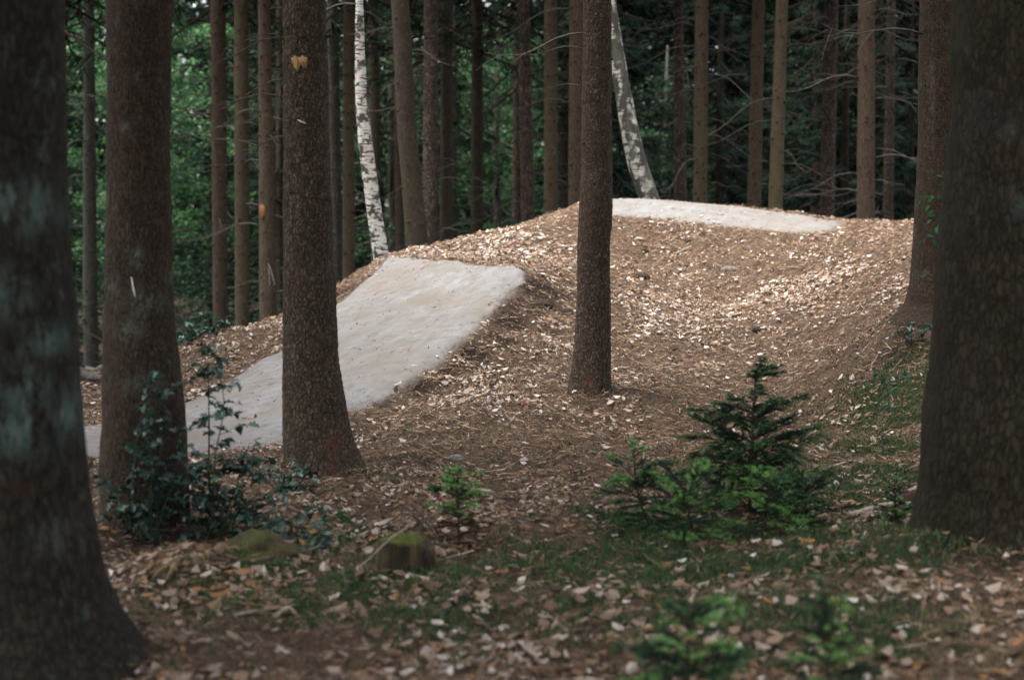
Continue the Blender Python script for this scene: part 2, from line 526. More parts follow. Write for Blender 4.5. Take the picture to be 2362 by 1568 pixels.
pix2 = [(0, 1568, 5.75), (600, 1568, 5.72), (1180, 1568, 5.72), (1800, 1568, 5.6), (2361, 1568, 5.35), (330, 1500, 6.1), (0, 1300, 7.6), (300, 1260, 8.0),
        (700, 1400, 6.78), (1300, 1400, 6.78), (1700, 1400, 6.6), (920, 1325, 7.4), (500, 1320, 7.4), (650, 1230, 8.36), (740, 1108, 10.0), (340, 1225, 8.4),
        (1060, 1255, 8.08), (1400, 1250, 8.1), (1730, 1190, 8.8), (1000, 1100, 10.1), (1300, 1080, 10.5), (1600, 1080, 10.4), (2105, 1228, 7.75), (2361, 1240, 7.5),
        (2100, 1330, 6.85), (2361, 1400, 6.3), (1900, 1330, 7.15), (1900, 1215, 8.9), (2050, 1140, 9.6), (2000, 1050, 11.0), (1850, 1050, 11.0),
        (1100, 1000, 11.6), (950, 960, 12.1), (1600, 960, 12.5), (1350, 960, 12.3), (1355, 915, 12.8), (1500, 900, 13.2), (1420, 850, 13.75), (1700, 1000, 12.2), (2000, 970, 12.0), (2100, 900, 12.0), (2050, 740, 13.2), (2160, 735, 13.0), (2361, 700, 13.5),
        (2100, 600, 15.5), (2230, 540, 16.6), (2361, 560, 16.4), (1500, 800, 14.7), (1500, 700, 16.1), (1500, 600, 18.0), (1420, 720, 15.5), (1400, 600, 17.4), (1700, 600, 17.4), (1800, 700, 15.9), (1800, 800, 14.6),
        (1800, 900, 13.3), (1650, 850, 14.2), (2000, 800, 13.6), (1950, 650, 16.0), (1650, 700, 16.4), (1240, 652, 15.5), (1275, 720, 15.0), (1310, 640, 16.3), (1300, 570, 17.5), (1340, 474, 20.1), (1200, 527, 19.5), (1100, 551, 19.0),
        (1000, 573, 18.5), (1150, 602, 17.2), (1000, 588, 18.5), (1200, 760, 14.4), (1110, 842, 13.5), (1000, 908, 12.85), (850, 968, 12.2), (1290, 800, 14.1), (1250, 900, 12.9), (1210, 830, 13.65), (1350, 740, 15.0),
        (1150, 920, 12.6), (650, 737, 16.1), (540, 780, 15.4), (420, 838, 15.0), (780, 662, 17.2), (840, 622, 17.9), (200, 905, 14.4), (60, 900, 14.6), (100, 1150, 9.5), (550, 1120, 9.9)]
ctl += [P(*p) for p in pix2]
ctl += [np.array(q, float) for q in [(-7, 12, .0), (-7, 8, 0), (-6, 5, 0), (-6, 0, 0), (0, 0, 0), (6, 0, .1), (5, 5, .15), (6, 8, .25), (8, 12, .6), (9, 16, 1.1), (-7, 15.5, .0), (-6, 18, -.5), (-2.6, 18.8, -.1), (-1.6, 20.2, .35), (-3.6, 17.5, -.35),
        (-8, 22, -1.2), (-3, 22, -1.1), (-.6, 21.5, .4), (.5, 23, .5), (2, 23.5, .7), (4, 23, .7), (6, 21, .9), (9, 21, .6), (0, 26, -.8), (4, 27, -.7), (8, 26, -.6), (-4, 26, -1.3), (-9, 26, -1.3), (0, 31, -1.3), (6, 31, -1.3), (-6, 31, -1.3),
        (12, 31, -1.3), (-12, 31, -1.3), (12, 10, .6), (-12, 10, 0), (12, 20, .6), (-12, 20, -1.0), (-12, 0, 0), (12, 0, .2), (0, -8, 0), (10, -8, 0), (-10, -8, 0)]]
CTL = np.array(ctl)


def _phi(r2): return np.where(r2 > 1e-12, r2 * np.log(r2 + 1e-12), 0) * .5


_n = len(CTL)
_A = np.zeros((_n + 3, _n + 3))
_d2 = ((CTL[:, None, :2] - CTL[None, :, :2]) ** 2).sum(2)
_A[:_n, :_n] = _phi(_d2) + np.eye(_n) * .0012
_A[:_n, _n] = 1; _A[:_n, _n + 1:] = CTL[:, :2]; _A[_n, :_n] = 1; _A[_n + 1:, :_n] = CTL[:, :2].T
_w = np.linalg.solve(_A, np.concatenate([CTL[:, 2], [0, 0, 0]]))


BUMPS = [(*P(1355, 915, 12.8)[:2], .06, .28, .28), (*P(750, 1100, 10.1)[:2], .05, .42, .35), (*P(335, 1230, 8.4)[:2], .04, .45, .35), (*P(500, 1335, 7.45)[:2], .10, .38, .30), (*P(2300, 1260, 7.3)[:2], .07, .9, .35), (*P(330, 1520, 6.0)[:2], .05, .35, .35), (*P(900, 1055, 10.6)[:2], .05, .35, .12), (*P(1950, 1045, 11.2)[:2], .06, .5, .18)]


def Zs(x, y):
    """smooth terrain height"""
    x = np.atleast_1d(np.asarray(x, float)); y = np.atleast_1d(np.asarray(y, float))
    out = np.empty(len(x))
    for s in range(0, len(x), 20000):
        xx, yy = np.clip(x[s:s + 20000], -12, 12), np.clip(y[s:s + 20000], -8, 31)
        d2 = (xx[:, None] - CTL[None, :, 0]) ** 2 + (yy[:, None] - CTL[None, :, 1]) ** 2
        out[s:s + 20000] = _phi(d2) @ _w[:_n] + _w[_n] + _w[_n + 1] * xx + _w[_n + 2] * yy
    for (bx, by, ba, br, bs) in BUMPS:
        out += ba * np.exp(-(((x - bx) / br) ** 2 + ((y - by) / bs) ** 2))
    far = sstep(26, 31, y)
    out = out * (1 - far) + far * (-1.3)
    return out


def poly_of(a, b):
    return np.array([P(*p)[:2] for p in a] + [P(*p)[:2] for p in reversed(b)])


RAMP, CREST = poly_of(near_edge, far_edge), poly_of(crest_near[:7], crest_far[:7])


def sdist(x, y, poly):
    """signed distance to a closed outline, positive inside"""
    p = np.stack([x, y], 1); n = len(poly)
    d = np.full(len(p), 1e9); ins = np.zeros(len(p), bool)
    for k in range(n):
        a, b = poly[k], poly[(k + 1) % n]
        ab = b - a
        t = np.clip(((p - a) @ ab) / (ab @ ab), 0, 1)
        d = np.minimum(d, np.linalg.norm(p - a - t[:, None] * ab, axis=1))
        c = ((a[1] > p[:, 1]) != (b[1] > p[:, 1])) & (p[:, 0] < (b[0] - a[0]) * (p[:, 1] - a[1]) / (b[1] - a[1] + 1e-12) + a[0])
        ins ^= c
    return np.where(ins, d, -d)


def pathmask(x, y):
    return np.maximum(sdist(x, y, RAMP), sdist(x, y, CREST))


def Z(x, y):
    """terrain with the small relief of the forest floor"""
    x = np.atleast_1d(np.asarray(x, float)); y = np.atleast_1d(np.asarray(y, float))
    z = Zs(x, y)
    m = sstep(.05, -.3, pathmask(x, y))
    p = np.stack([x, y, np.zeros_like(x)], 1)
    z = z + m * ((fbm(p * 1.1, 3) - .5) * .10 + (fbm(p * 4.5, 5) - .5) * .07 + (vnoise(p * 14, 9) - .5) * .03 + (vnoise(p * 30, 11) - .5) * .018)
    return z


def z1(x, y): return float(Z([x], [y])[0])


def blob(x, y, pts):
    """soft sum of round patches (px, py, radius m) on the ground"""
    m = np.zeros(len(x))
    for px, py, r, a in pts:
        q = ground_at(px, py)
        m = np.maximum(m, a * np.exp(-(((x - q[0]) ** 2 + (y - q[1]) ** 2) / r ** 2)))
    return m


def ground_at(px, py):
    """first point of the terrain seen at a pixel"""
    d = _f + (px - CX) / F * np.array([1.0, 0, 0]) + (CY - py) / F * _u
    Y = np.linspace(4.5, 30, 600)
    q = np.array([0, 0, CAM_H])[None] + d[None] * (Y / d[1])[:, None]
    z = Zs(q[:, 0], q[:, 1])
    k = np.argmax(q[:, 2] < z)
    if q[k, 2] >= z[k]: k = len(Y) - 1
    r = q[k].copy(); r[2] = z1(r[0], r[1])
    return r


MOSS = [(1500, 1290, .5, 1), (1750, 1270, .6, 1), (1300, 1330, .4, .9), (1950, 1120, .5, .9), (2060, 1160, .4, 1), (2000, 1250, .5, .9), (1650, 1340, .35, .8), (1120, 1345, .35, .9), (780, 1360, .3, .8), (600, 1390, .35, .75), (1880, 1110, .4, .8),
        (2060, 900, .4, .8), (2090, 950, .3, .8), (1450, 1210, .3, .7), (1000, 1420, .3, .7), (430, 1400, .2, .5), (1200, 1480, .25, .4), (1250, 1330, .3, .9), (1400, 1330, .35, .9), (1560, 1210, .3, .8), (1850, 1200, .4, .9), (2030, 1050, .3, .8), (1350, 1300, .4, 1), (1450, 1330, .4, 1), (1600, 1300, .5, 1), (1850, 1290, .5, 1), (1960, 1180, .5, 1), (2080, 1100, .4, 1), (1700, 1340, .4, .9), (1520, 1250, .4, 1), (1680, 1230, .5, 1), (650, 1300, .25, .9), (780, 1250, .3, .6), (830, 1100, .2, .8), (1620, 1420, .4, .7), (1950, 1450, .4, .6), (1350, 1400, .35, .6)]
SOIL = [(1225, 665, .26, 1), (1268, 672, .24, .9), (1205, 710, .26, 1), (1175, 745, .24, 1), (1140, 780, .2, 1), (1090, 820, .18, 1), (1030, 862, .18, 1), (970, 898, .16, .9), (900, 935, .13, .7), (1310, 720, .22, .7), (1280, 770, .2, .6), (1180, 790, .14, .7), (1240, 720, .15, .8), (1370, 945, .25, .5), (1290, 970, .3, .4), (900, 1050, .35, .6),
        (1000, 1060, .3, .5), (2330, 1240, .4, 1), (2200, 1250, .4, .8), (2090, 800, .3, .7), (780, 1110, .3, .6), (340, 1240, .5, .8), (740, 730, .25, .8), (800, 670, .25, .9), (700, 770, .2, .7)]
# grid: fine where it is seen, coarse out to the horizon
gx = np.concatenate([-np.geomspace(170, 8.4, 16), np.arange(-8, 8.01, .06), np.geomspace(8.4, 170, 16)])
gy = np.concatenate([np.linspace(-60, 3.5, 18), np.arange(4, 21.6, .06), np.arange(21.8, 32, .4), np.geomspace(33, 260, 16)])
GX, GY = np.meshgrid(gx, gy)
gxx, gyy = GX.ravel(), GY.ravel()
gz = Z(gxx, gyy)
pm = pathmask(gxx, gyy)
gz = gz - .035 * sstep(.02, .14, pm) * sstep(CREST[6, 0] + .1, CREST[6, 0] - .6, gxx)
nx, ny = len(gx), len(gy)
ii = np.arange(nx * ny).reshape(ny, nx)
gq = np.stack([ii[:-1, :-1].ravel(), ii[:-1, 1:].ravel(), ii[1:, 1:].ravel(), ii[1:, :-1].ravel()], 1)
zones = np.stack([blob(gxx, gyy, MOSS), blob(gxx, gyy, SOIL), sstep(-.03, .02, pm) * .5], 1)
zones[:, 0] = np.where(gyy > 26, .15, zones[:, 0])
zones[:, 1] = np.where(gyy > 21.5, .75, zones[:, 1])
ground = obj('ground', np_mesh('ground', np.stack([gxx, gyy, gz], 1), [gq], True, zones, 'zones', [M['ground']]))
ground['kind'] = 'structure'


def path_sheet(name, ea, eb, nu, nv, label, fade=0):
    a = np.array([P(*p) for p in ea]); b = np.array([P(*p) for p in eb])

    def resample(c, n):
        s = np.concatenate([[0], np.cumsum(np.linalg.norm(np.diff(c[:, :2], axis=0), axis=1))])
        t = np.linspace(0, s[-1], n)
        return np.stack([np.interp(t, s, c[:, k]) for k in range(2)], 1)
    A, B = resample(a, nu), resample(b, nu)
    ker = np.ones(9) / 9
    for c in (A, B):
        for k in range(2):
            pad = np.concatenate([np.full(4, c[0, k]), c[:, k], np.full(4, c[-1, k])])
            sm = np.convolve(pad, ker, 'valid'); sm[0], sm[-1] = c[0, k], c[-1, k]; c[:, k] = sm
    v = np.linspace(-.05, 1.05, nv)
    XY = A[:, None, :] * (1 - v)[None, :, None] + B[:, None, :] * v[None, :, None]
    x, y = XY[:, :, 0].ravel(), XY[:, :, 1].ravel()
    poly = np.concatenate([A, B[::-1]])
    sd = sdist(x, y, poly)
    p = np.stack([x, y, 0 * x], 1)
    wob = (fbm(p * 3, 21) - .5) * .16 + (fbm(p * 12, 23) - .5) * .06
    e = 1 - sstep(-.04, .10, sd + wob * .7)
    if fade: e = np.maximum(e, sstep(1 - fade, 1, np.repeat(np.linspace(0, 1, nu), nv) + wob * 1.6))
    z = Zs(x, y) + .014 - .055 * (1 - sstep(-.06, .07, sd + wob)) - (.07 * sstep(1 - fade * .8, 1, np.repeat(np.linspace(0, 1, nu), nv) + wob * 1.2) if fade else 0) + (fbm(p * 2.0, 31) - .5) * .016 + (vnoise(p * 16, 33) - .5) * .005
    k = np.arange(nu * nv).reshape(nu, nv)
    q = np.stack([k[:-1, :-1].ravel(), k[1:, :-1].ravel(), k[1:, 1:].ravel(), k[:-1, 1:].ravel()], 1)
    me = np_mesh(name, np.stack([x, y, z], 1), [q], True, None, mats=[M['path']])
    at = me.attributes.new('edge', 'FLOAT', 'POINT'); at.data.foreach_set('value', e.astype(np.float32))
    o = obj(name, me)
    o['kind'] = 'structure'; o['label'] = label
    return o


path_sheet('dirt_path', near_edge, far_edge, 160, 70, 'pale packed sand track running up the take-off ramp behind the two trunks')
path_sheet('dirt_path', crest_near, crest_far, 140, 40, 'pale packed sand track along the crest of the mound', .28)

# ------------------------------------------------------------------ ground cover: dead leaves, needle twigs, moss tufts
def wedge(n, y0, y1, k=.40):
    y = np.sqrt(rng.uniform(y0 ** 2, y1 ** 2, n))
    return rng.uniform(-1, 1, n) * (k * y + .3), y


def frames(x, y, tilt):
    e = .04
    zx = (Z(x + e, y) - Z(x - e, y)) / (2 * e); zy = (Z(x, y + e) - Z(x, y - e)) / (2 * e)
    n = np.stack([-zx, -zy, np.ones_like(x)], 1) + rng.normal(0, 1, (len(x), 3)) * tilt[:, None]
    n /= np.linalg.norm(n, axis=1)[:, None]
    th = rng.uniform(0, 2 * math.pi, len(x))
    t = np.stack([np.cos(th), np.sin(th), np.zeros_like(th)], 1)
    t -= n * (t * n).sum(1)[:, None]; t /= np.linalg.norm(t, axis=1)[:, None]
    return t, np.cross(n, t), n


LEAFY = [(1000, 930, .7, 1), (1100, 880, .7, 1), (1200, 850, .7, 1), (1480, 800, 1.2, 1), (1600, 750, 1.2, 1), (1750, 640, 1.2, .9), (1500, 640, 1.2, .8), (1200, 560, 1.0, .9), (1080, 570, .8, .9), (1930, 880, .8, .7), (2000, 700, .8, .8), (900, 1020, .4, .6), (1420, 840, .8, 1), (1180, 930, .6, 1), (600, 760, .8, 1),
         (220, 930, 1, .7), (860, 980, .4, .8), (1950, 620, 1, .9), (1750, 860, .7, .8)]


BARE = [(1780, 900, .8, 1), (1620, 970, .6, .9), (1960, 760, .8, 1), (1850, 820, .8, 1), (1250, 1010, .6, .9), (1500, 1040, .7, .8), (1080, 1060, .5, .9), (1750, 570, .8, .8), (1960, 570, .8, .9), (2050, 640, .6, .7), (1420, 560, .6, .6)]


def litter(name, n, y0, y1, kind):
    x, y = wedge(n, y0, y1)
    pm = pathmask(x, y)
    p = np.stack([x, y, 0 * x], 1)
    lf = blob(x, y, LEAFY)
    dens = .06 + .20 * sstep(.42, .66, fbm(p * 1.7, 41)) + .80 * lf * sstep(.36, .60, fbm(p * 2.2, 43))
    dens += .06 * sstep(9.5, 7.5, y)
    dens *= 1 - .68 * np.clip(blob(x, y, BARE), 0, 1)
    dens *= 1 - .95 * np.clip(blob(x, y, SOIL) * 1.7, 0, 1)
    dens *= 1 - .55 * np.clip(blob(x, y, MOSS), 0, 1)
    dens *= np.where(pm > 0, .010 + .8 * np.exp(-np.maximum(pm, 0) / .05), 1)
    dens *= np.where(y > 9, .85, 1.25) * (.35 + 1.0 * sstep(.36, .56, fbm(p * .8, 47))) * (.45 + 1.0 * sstep(.38, .58, fbm(p * 5.5, 49)))
    keep = rng.random(n) < dens
    x, y, lf = x[keep], y[keep], lf[keep]
    n = len(x)
    t, b, nn = frames(x, y, rng.uniform(.1, .42, n))
    L = np.clip(rng.lognormal(-3.4, .38, n), .014, .064) * np.where(y < 8.5, 1.25, 1); W = L * rng.uniform(.42, .7, n)
    fold = rng.uniform(-.25, .5, n); curl = rng.uniform(-.5, 1.6, n)
    prof = [(-.5, 0), (-.18, .5), (.2, .40), (.5, 0), (.2, -.40), (-.18, -.5)]
    V = np.empty((n, 6, 3))
    c = np.stack([x, y, Z(x, y) + rng.uniform(.002, .022, n)], 1)
    for k, (u, w) in enumerate(prof):
        zz = fold * abs(w) * W + curl * u * u * L
        V[:, k] = c + t * (u * L)[:, None] + b * (w * W * rng.uniform(.8, 1.2, n))[:, None] + nn * zz[:, None]
    i0 = np.arange(n) * 6
    q = np.concatenate([np.stack([i0, i0 + 5, i0 + 4, i0 + 3], 1), np.stack([i0, i0 + 3, i0 + 2, i0 + 1], 1)])
    pal = np.array([(.56, .475, .41), (.46, .37, .30), (.34, .25, .185), (.25, .165, .105), (.17, .105, .065), (.10, .065, .042), (.30, .15, .06), (.66, .59, .53)])
    pr = np.array([.17, .18, .18, .16, .13, .08, .04, .06])
    prd = np.array([.03, .10, .24, .25, .17, .11, .09, .01])
    bright = np.clip(.25 + .75 * lf, 0, 1) * sstep(7.5, 10.5, y) + .10 * (1 - sstep(7.5, 10.5, y))
    ia = rng.choice(8, n, p=pr); ib = rng.choice(8, n, p=prd)
    col = pal[np.where(rng.random(n) < bright, ia, ib)] * rng.uniform(.8, 1.15, (n, 1))
    o = obj(name, np_mesh(name, V.reshape(-1, 3), [q], False, np.repeat(col, 6, 0), mats=[M['dead_leaf']]))
    o['kind'] = 'stuff'
    return o


litter('leaf_litter', 520000, 4.6, 21.8, 0)['label'] = 'dry tan and brown beech leaves strewn over the forest floor and mound'


def twigs(name, n, y0, y1):
    x, y = wedge(n, y0, y1)
    pm = pathmask(x, y)
    keep = rng.random(n) < np.where(pm > .0, .05, .9)
    x, y = x[keep], y[keep]; n = len(x)
    t, b, nn = frames(x, y, np.full(n, .15))
    L = rng.uniform(.02, .08, n) * np.where(rng.random(n) < .04, 3.0, 1); W = rng.uniform(.0016, .0036, n) * np.where(y > 9, 1.6, 1.1)
    c = np.stack([x, y, Z(x, y) + rng.uniform(.003, .02, n)], 1)
    a1, a2 = c - t * (L / 2)[:, None], c + t * (L / 2)[:, None] + nn * (rng.uniform(-.01, .03, n))[:, None]
    V = np.stack([a1 - b * W[:, None], a1 + b * W[:, None], a2 + nn * .002, a1 + nn * (W * 1.2)[:, None]], 1)
    i0 = np.arange(n) * 4
    tr = np.concatenate([np.stack([i0, i0 + 2, i0 + 3], 1), np.stack([i0 + 1, i0 + 3, i0 + 2], 1)])
    pal = np.array([(.10, .058, .034), (.17, .104, .062), (.26, .172, .11), (.045, .03, .02), (.38, .29, .21)])
    col = pal[rng.choice(5, n, p=[.28, .26, .20, .20, .06])] * rng.uniform(.8, 1.2, (n, 1))
    o = obj(name, np_mesh(name, V.reshape(-1, 3), [tr], False, np.repeat(col, 4, 0), mats=[M['twig']]))
    o['kind'] = 'stuff'
    return o


twigs('needle_litter', 200000, 4.6, 21.5)['label'] = 'brown spruce needles and tiny twigs covering the forest floor'


def tufts(name, n):
    x, y = wedge(n, 4.8, 14)
    p = np.stack([x, y, 0 * x], 1)
    d = blob(x, y, MOSS) * sstep(.35, .55, fbm(p * 3.0, 61)) + .02
    keep = (rng.random(n) < d) & (pathmask(x, y) < -.05)
    x, y = x[keep], y[keep]; n = len(x)
    h = rng.uniform(.012, .05, n) * (.6 + .8 * fbm(np.stack([x, y, 0 * x], 1) * 2, 63))
    th = rng.uniform(0, 6.283, n); w = rng.uniform(.003, .007, n); lean = rng.uniform(0, .8, n) * h
    t = np.stack([np.cos(th), np.sin(th), 0 * th], 1); s = np.stack([-np.sin(th), np.cos(th), 0 * th], 1)
    c = np.stack([x, y, Z(x, y) - .004], 1)
    V = np.stack([c - s * w[:, None], c + s * w[:, None], c + t * lean[:, None] + np.array([0, 0, 1]) * h[:, None]], 1)
    i0 = np.arange(n) * 3
    pal = np.array([(.05, .095, .04), (.075, .135, .055), (.12, .17, .065), (.065, .11, .07)])
    col = pal[rng.integers(0, 4, n)] * rng.uniform(.75, 1.25, (n, 1))
    o = obj(name, np_mesh(name, V.reshape(-1, 3), [np.stack([i0, i0 + 1, i0 + 2], 1)], False, np.repeat(col, 3, 0), mats=[M['leaf_green']]))
    o['kind'] = 'stuff'
    return o


tufts('moss_and_grass', 900000)['label'] = 'low green moss and fine grass in patches on the forest floor'

# ------------------------------------------------------------------ tree parts
def trunk_mesh(name, pts, zb, ztop, seg, dz, mat, rough=0.0, plate=0.0, lobes=0.0, seed=0, stains=(), origin=(0, 0, 0)):
    """pts: rows (z, x, y, radius) from low to high"""
    pts = np.array(sorted(pts, key=lambda r: r[0]))
    zfine = min(ztop, max(pts[-1, 0] + .3, pts[0, 0] + 1))
    zs = np.concatenate([np.arange(zb, zfine, dz), np.linspace(zfine, ztop, 10)])
    top = pts[-1]; prev = pts[-2]
    sl = (top[1:3] - prev[1:3]) / max(top[0] - prev[0], .1)
    ext = np.array([ztop, top[1] + sl[0] * (ztop - top[0]) * .6, top[2] + sl[1] * (ztop - top[0]) * .6, .025])
    tab = np.vstack([pts, ext])
    from_z = tab[:, 0]

    def smooth_interp(z, k):
        y = np.interp(z, from_z, tab[:, k])
        a = np.interp(z - .12, from_z, tab[:, k]); b = np.interp(z + .12, from_z, tab[:, k])
        return (y * 2 + a + b) / 4
    xc, yc, rc = smooth_interp(zs, 1), smooth_interp(zs, 2), np.interp(zs, from_z, tab[:, 3])
    th = np.linspace(0, 2 * math.pi, seg, endpoint=False)
    TH, ZZ = np.meshgrid(th, zs)
    RR = np.repeat(rc[:, None], seg, 1)
    cs, sn = np.cos(TH), np.sin(TH)
    q = np.stack([(cs * RR).ravel(), (sn * RR).ravel(), ZZ.ravel()], 1)
    rs = random.Random(seed)
    hb = ZZ - zb
    if lobes:
        RR = RR * (1 + lobes * np.exp(-hb / .28) * (np.sin(TH * 4 + rs.uniform(0, 6)) + .6 * np.sin(TH * 7 + rs.uniform(0, 6))))
    d = ((fbm(q * 5 + seed * 3.1, seed, 3) - .5) * .10).reshape(RR.shape) * np.minimum(RR, .3)
    if rough:
        d = d + ((fbm(q * np.array([45, 45, 22]) + seed, seed + 5, 2) - .5) * rough).reshape(RR.shape)
    if plate:
        d1, d2, cid = cell(q * np.array([62, 62, 34]) + seed * 1.7, seed)
        d = d + (np.clip((d2 - d1) * 3, 0, 1) * (.4 + .6 * cid) * plate).reshape(RR.shape)
    RR = RR + d
    V = np.stack([(xc[:, None] + RR * cs).ravel(), (yc[:, None] + RR * sn).ravel(), ZZ.ravel()], 1)
    n = len(zs)
    k = np.arange(n * seg).reshape(n, seg)
    quad = np.stack([k[:-1].ravel(), np.roll(k[:-1], -1, 1).ravel(), np.roll(k[1:], -1, 1).ravel(), k[1:].ravel()], 1)
    me = np_mesh(name, V - np.asarray(origin), [quad, k[-1:][:, :]], True, None, mats=[mat])
    if stains:
        c = np.zeros((len(V), 4), np.float32)
        for (p, rad, colr, al) in stains:
            w = np.exp(-(((V - p) / rad) ** 2).sum(1)) * al
            m = w > c[:, 3]
            c[m, :3] = colr; c[m, 3] = w[m]
        amt = c[:, 3].copy(); c[:, 3] = 1
        a = me.attributes.new('stain', 'FLOAT_COLOR', 'POINT'); a.data.foreach_set('color', c.ravel())
        a = me.attributes.new('stain_amount', 'FLOAT', 'POINT'); a.data.foreach_set('value', amt)
    return me


def spruce_crown(name, seed, H, Rm, nb, droop=.35, tw=24, tone=(.010, .019, .010), bare=.0):
    r = np.random.default_rng(seed)
    mb = MB()
    for b in range(nb):
        f = (b + r.random()) / nb
        z = H * f ** .9
        L = Rm * (1 - f) ** .75 * r.uniform(.7, 1.1) + .15
        a = r.uniform(0, 2 * math.pi)
        d = np.array([math.cos(a), math.sin(a), 0]); sd = np.array([-d[1], d[0], 0])
        s = np.linspace(0, 1, 5)
        pts = np.array([0, 0, z]) + d * (s * L)[:, None] + np.array([0, 0, 1]) * (-(droop * s + .25 * s ** 2 - .35 * s ** 3) * L)[:, None]
        mb.tube(pts, np.linspace(.022, .005, 5) * (.5 + L / 3), 3, (.035, .026, .02), False)
        ss = r.uniform(.12 + bare, 1, tw); sgn = r.choice([-1, 1], tw)
        base = np.stack([np.interp(ss, s, pts[:, k]) for k in range(3)], 1)
        tl = r.uniform(.18, .42, tw) * (1.15 - .6 * ss) * min(1.3, .5 + L / 2)
        dr = d * r.uniform(.3, .8, tw)[:, None] + sd * (sgn * r.uniform(.4, 1, tw))[:, None] + np.array([0, 0, -1]) * r.uniform(.1, .9, tw)[:, None]
        dr /= np.linalg.norm(dr, axis=1)[:, None]
        wv = np.cross(dr, np.array([0, 0, 1.0])); wv /= np.linalg.norm(wv, axis=1)[:, None]
        for j in range(tw):
            w = .019 * r.uniform(.6, 1.3)
            e = base[j] + dr[j] * tl[j]; m = base[j] + dr[j] * tl[j] * .45
            c = np.array(tone) * r.uniform(.6, 1.5)
            dn = np.array([0, 0, -.5 * w])
            mb.add([base[j], m + wv[j] * w + dn, e, m - wv[j] * w + dn], q=[(0, 1, 2, 3)], col=c)
            for sg in (-1, 1):                      # side sprays
                o = base[j] + dr[j] * tl[j] * r.uniform(.2, .7)
                e2 = o + (dr[j] * .5 + wv[j] * sg * .9 + np.array([0, 0, -.3])) * tl[j] * .45
                mb.add([o, (o + e2) / 2 + dr[j] * w * .7, e2, (o + e2) / 2 - dr[j] * w * .7], q=[(0, 1, 2, 3)], col=c * r.uniform(.8, 1.3))
    return mb.mesh(name, M['needle'])


def leaf_crown(name, seed, n, size, rx, rz, clumps, tones, flat=.6):
    r = np.random.default_rng(seed)
    cc = r.normal(0, 1, (clumps, 3)); cc /= np.linalg.norm(cc, axis=1)[:, None]
    cc *= r.uniform(.25, 1, (clumps, 1)) ** .5
    cc *= np.array([rx, rx, rz])
    k = r.integers(0, clumps, n)
    rad = r.uniform(.25, .6, clumps) * rx * .55
    p = cc[k] + r.normal(0, .5, (n, 3)) * rad[k][:, None] * np.array([1.2, 1.2, .5])
    th = r.uniform(0, 6.283, n)
    t = np.stack([np.cos(th), np.sin(th), r.normal(-.2, .3, n)], 1); t /= np.linalg.norm(t, axis=1)[:, None]
    nn = np.stack([r.normal(0, flat, n), r.normal(0, flat, n), np.ones(n)], 1)
    b = np.cross(nn, t); b /= np.linalg.norm(b, axis=1)[:, None]
    L = size * r.uniform(.6, 1.3, n); W = L * r.uniform(.5, .7, n)
    V = np.stack([p - t * (L / 2)[:, None], p + b * (W / 2)[:, None], p + t * (L / 2)[:, None], p - b * (W / 2)[:, None]], 1)
    i0 = np.arange(n) * 4
    col = np.array(tones)[r.integers(0, len(tones), n)] * r.uniform(.75, 1.25, (n, 1)) * (r.uniform(.35, 1.35, clumps)[k])[:, None]
    return np_mesh(name, V.reshape(-1, 3), [np.stack([i0, i0 + 1, i0 + 2, i0 + 3], 1)], False, np.repeat(col, 4, 0), mats=[M['leaf_green']])


def dead_branch_mesh(seed):
    r = np.random.default_rng(seed); mb = MB()
    s = np.linspace(0, 1, 8)
    bend = r.uniform(-.15, .25)
    pts = np.stack([s, .10 * np.sin(s * r.uniform(2, 5)) * r.choice([-1, 1]) * s, -bend * s * s + .04 * np.sin(s * 7)], 1)
    mb.tube(pts, np.linspace(.011, .0025, 8), 4)
    for k in range(r.integers(2, 6)):
        f = r.uniform(.25, .9); o = np.array([np.interp(f, s, pts[:, j]) for j in range(3)])
        d = np.array([r.uniform(.5, 1), r.choice([-1, 1]) * r.uniform(.3, .9), r.uniform(-.5, .2)]); L = r.uniform(.12, .35)
        u = np.linspace(0, 1, 4)
        mb.tube(o + d * (u * L)[:, None] + np.array([0, 0, -1]) * (u * u * L * .25)[:, None], np.linspace(.005, .0015, 4), 3, None, False)
    return mb.mesh('dead_branch', M['dead_branch'])


DEAD = [dead_branch_mesh(100 + k) for k in range(7)]
WIDE = [spruce_crown('crown', 330 + k, 13, 3.3, 170) for k in range(2)]  # broad crowns, out of view, enlarged to shade the foreground
CROWNS = [spruce_crown('crown', 300 + k, 11, 2.3, 95) for k in range(3)]


def to_world(edge, Y):
    """edge: rows (py, left px, right px) -> (z, x, y, radius)"""
    out = []
    for py, l, r in edge:
        a, b = P(l, py, Y), P(r, py, Y)
        c = (a + b) / 2
        out.append((c[2], c[0], c[1], (b[0] - a[0]) / 2))
    return out


def add_branches(root, pts, z0, z1_, n, seed, lens=(.35, 1.1), side=None):
    r = random.Random(seed)
    pts = np.array(sorted(pts, key=lambda q: q[0])); o0 = np.array(root.location)
    for k in range(n):
        z = r.uniform(z0, z1_)
        x, y, rad = [np.interp(z, pts[:, 0], pts[:, j]) for j in (1, 2, 3)]
        a = r.uniform(0, 2 * math.pi)
        if r.random() < .6: a = r.choice([0, math.pi]) + r.uniform(-.6, .6)
        if side is not None: a = side + r.uniform(-.5, .5)
        b = obj('dead_branch', DEAD[r.randrange(len(DEAD))], root)
        L = r.uniform(*lens)
        b.location = np.array([x + math.cos(a) * rad * .9, y + math.sin(a) * rad * .9, z]) - o0
        b.rotation_euler = (r.uniform(-.6, .6), r.uniform(-.15, .35), a)
        b.scale = (L, L, L)


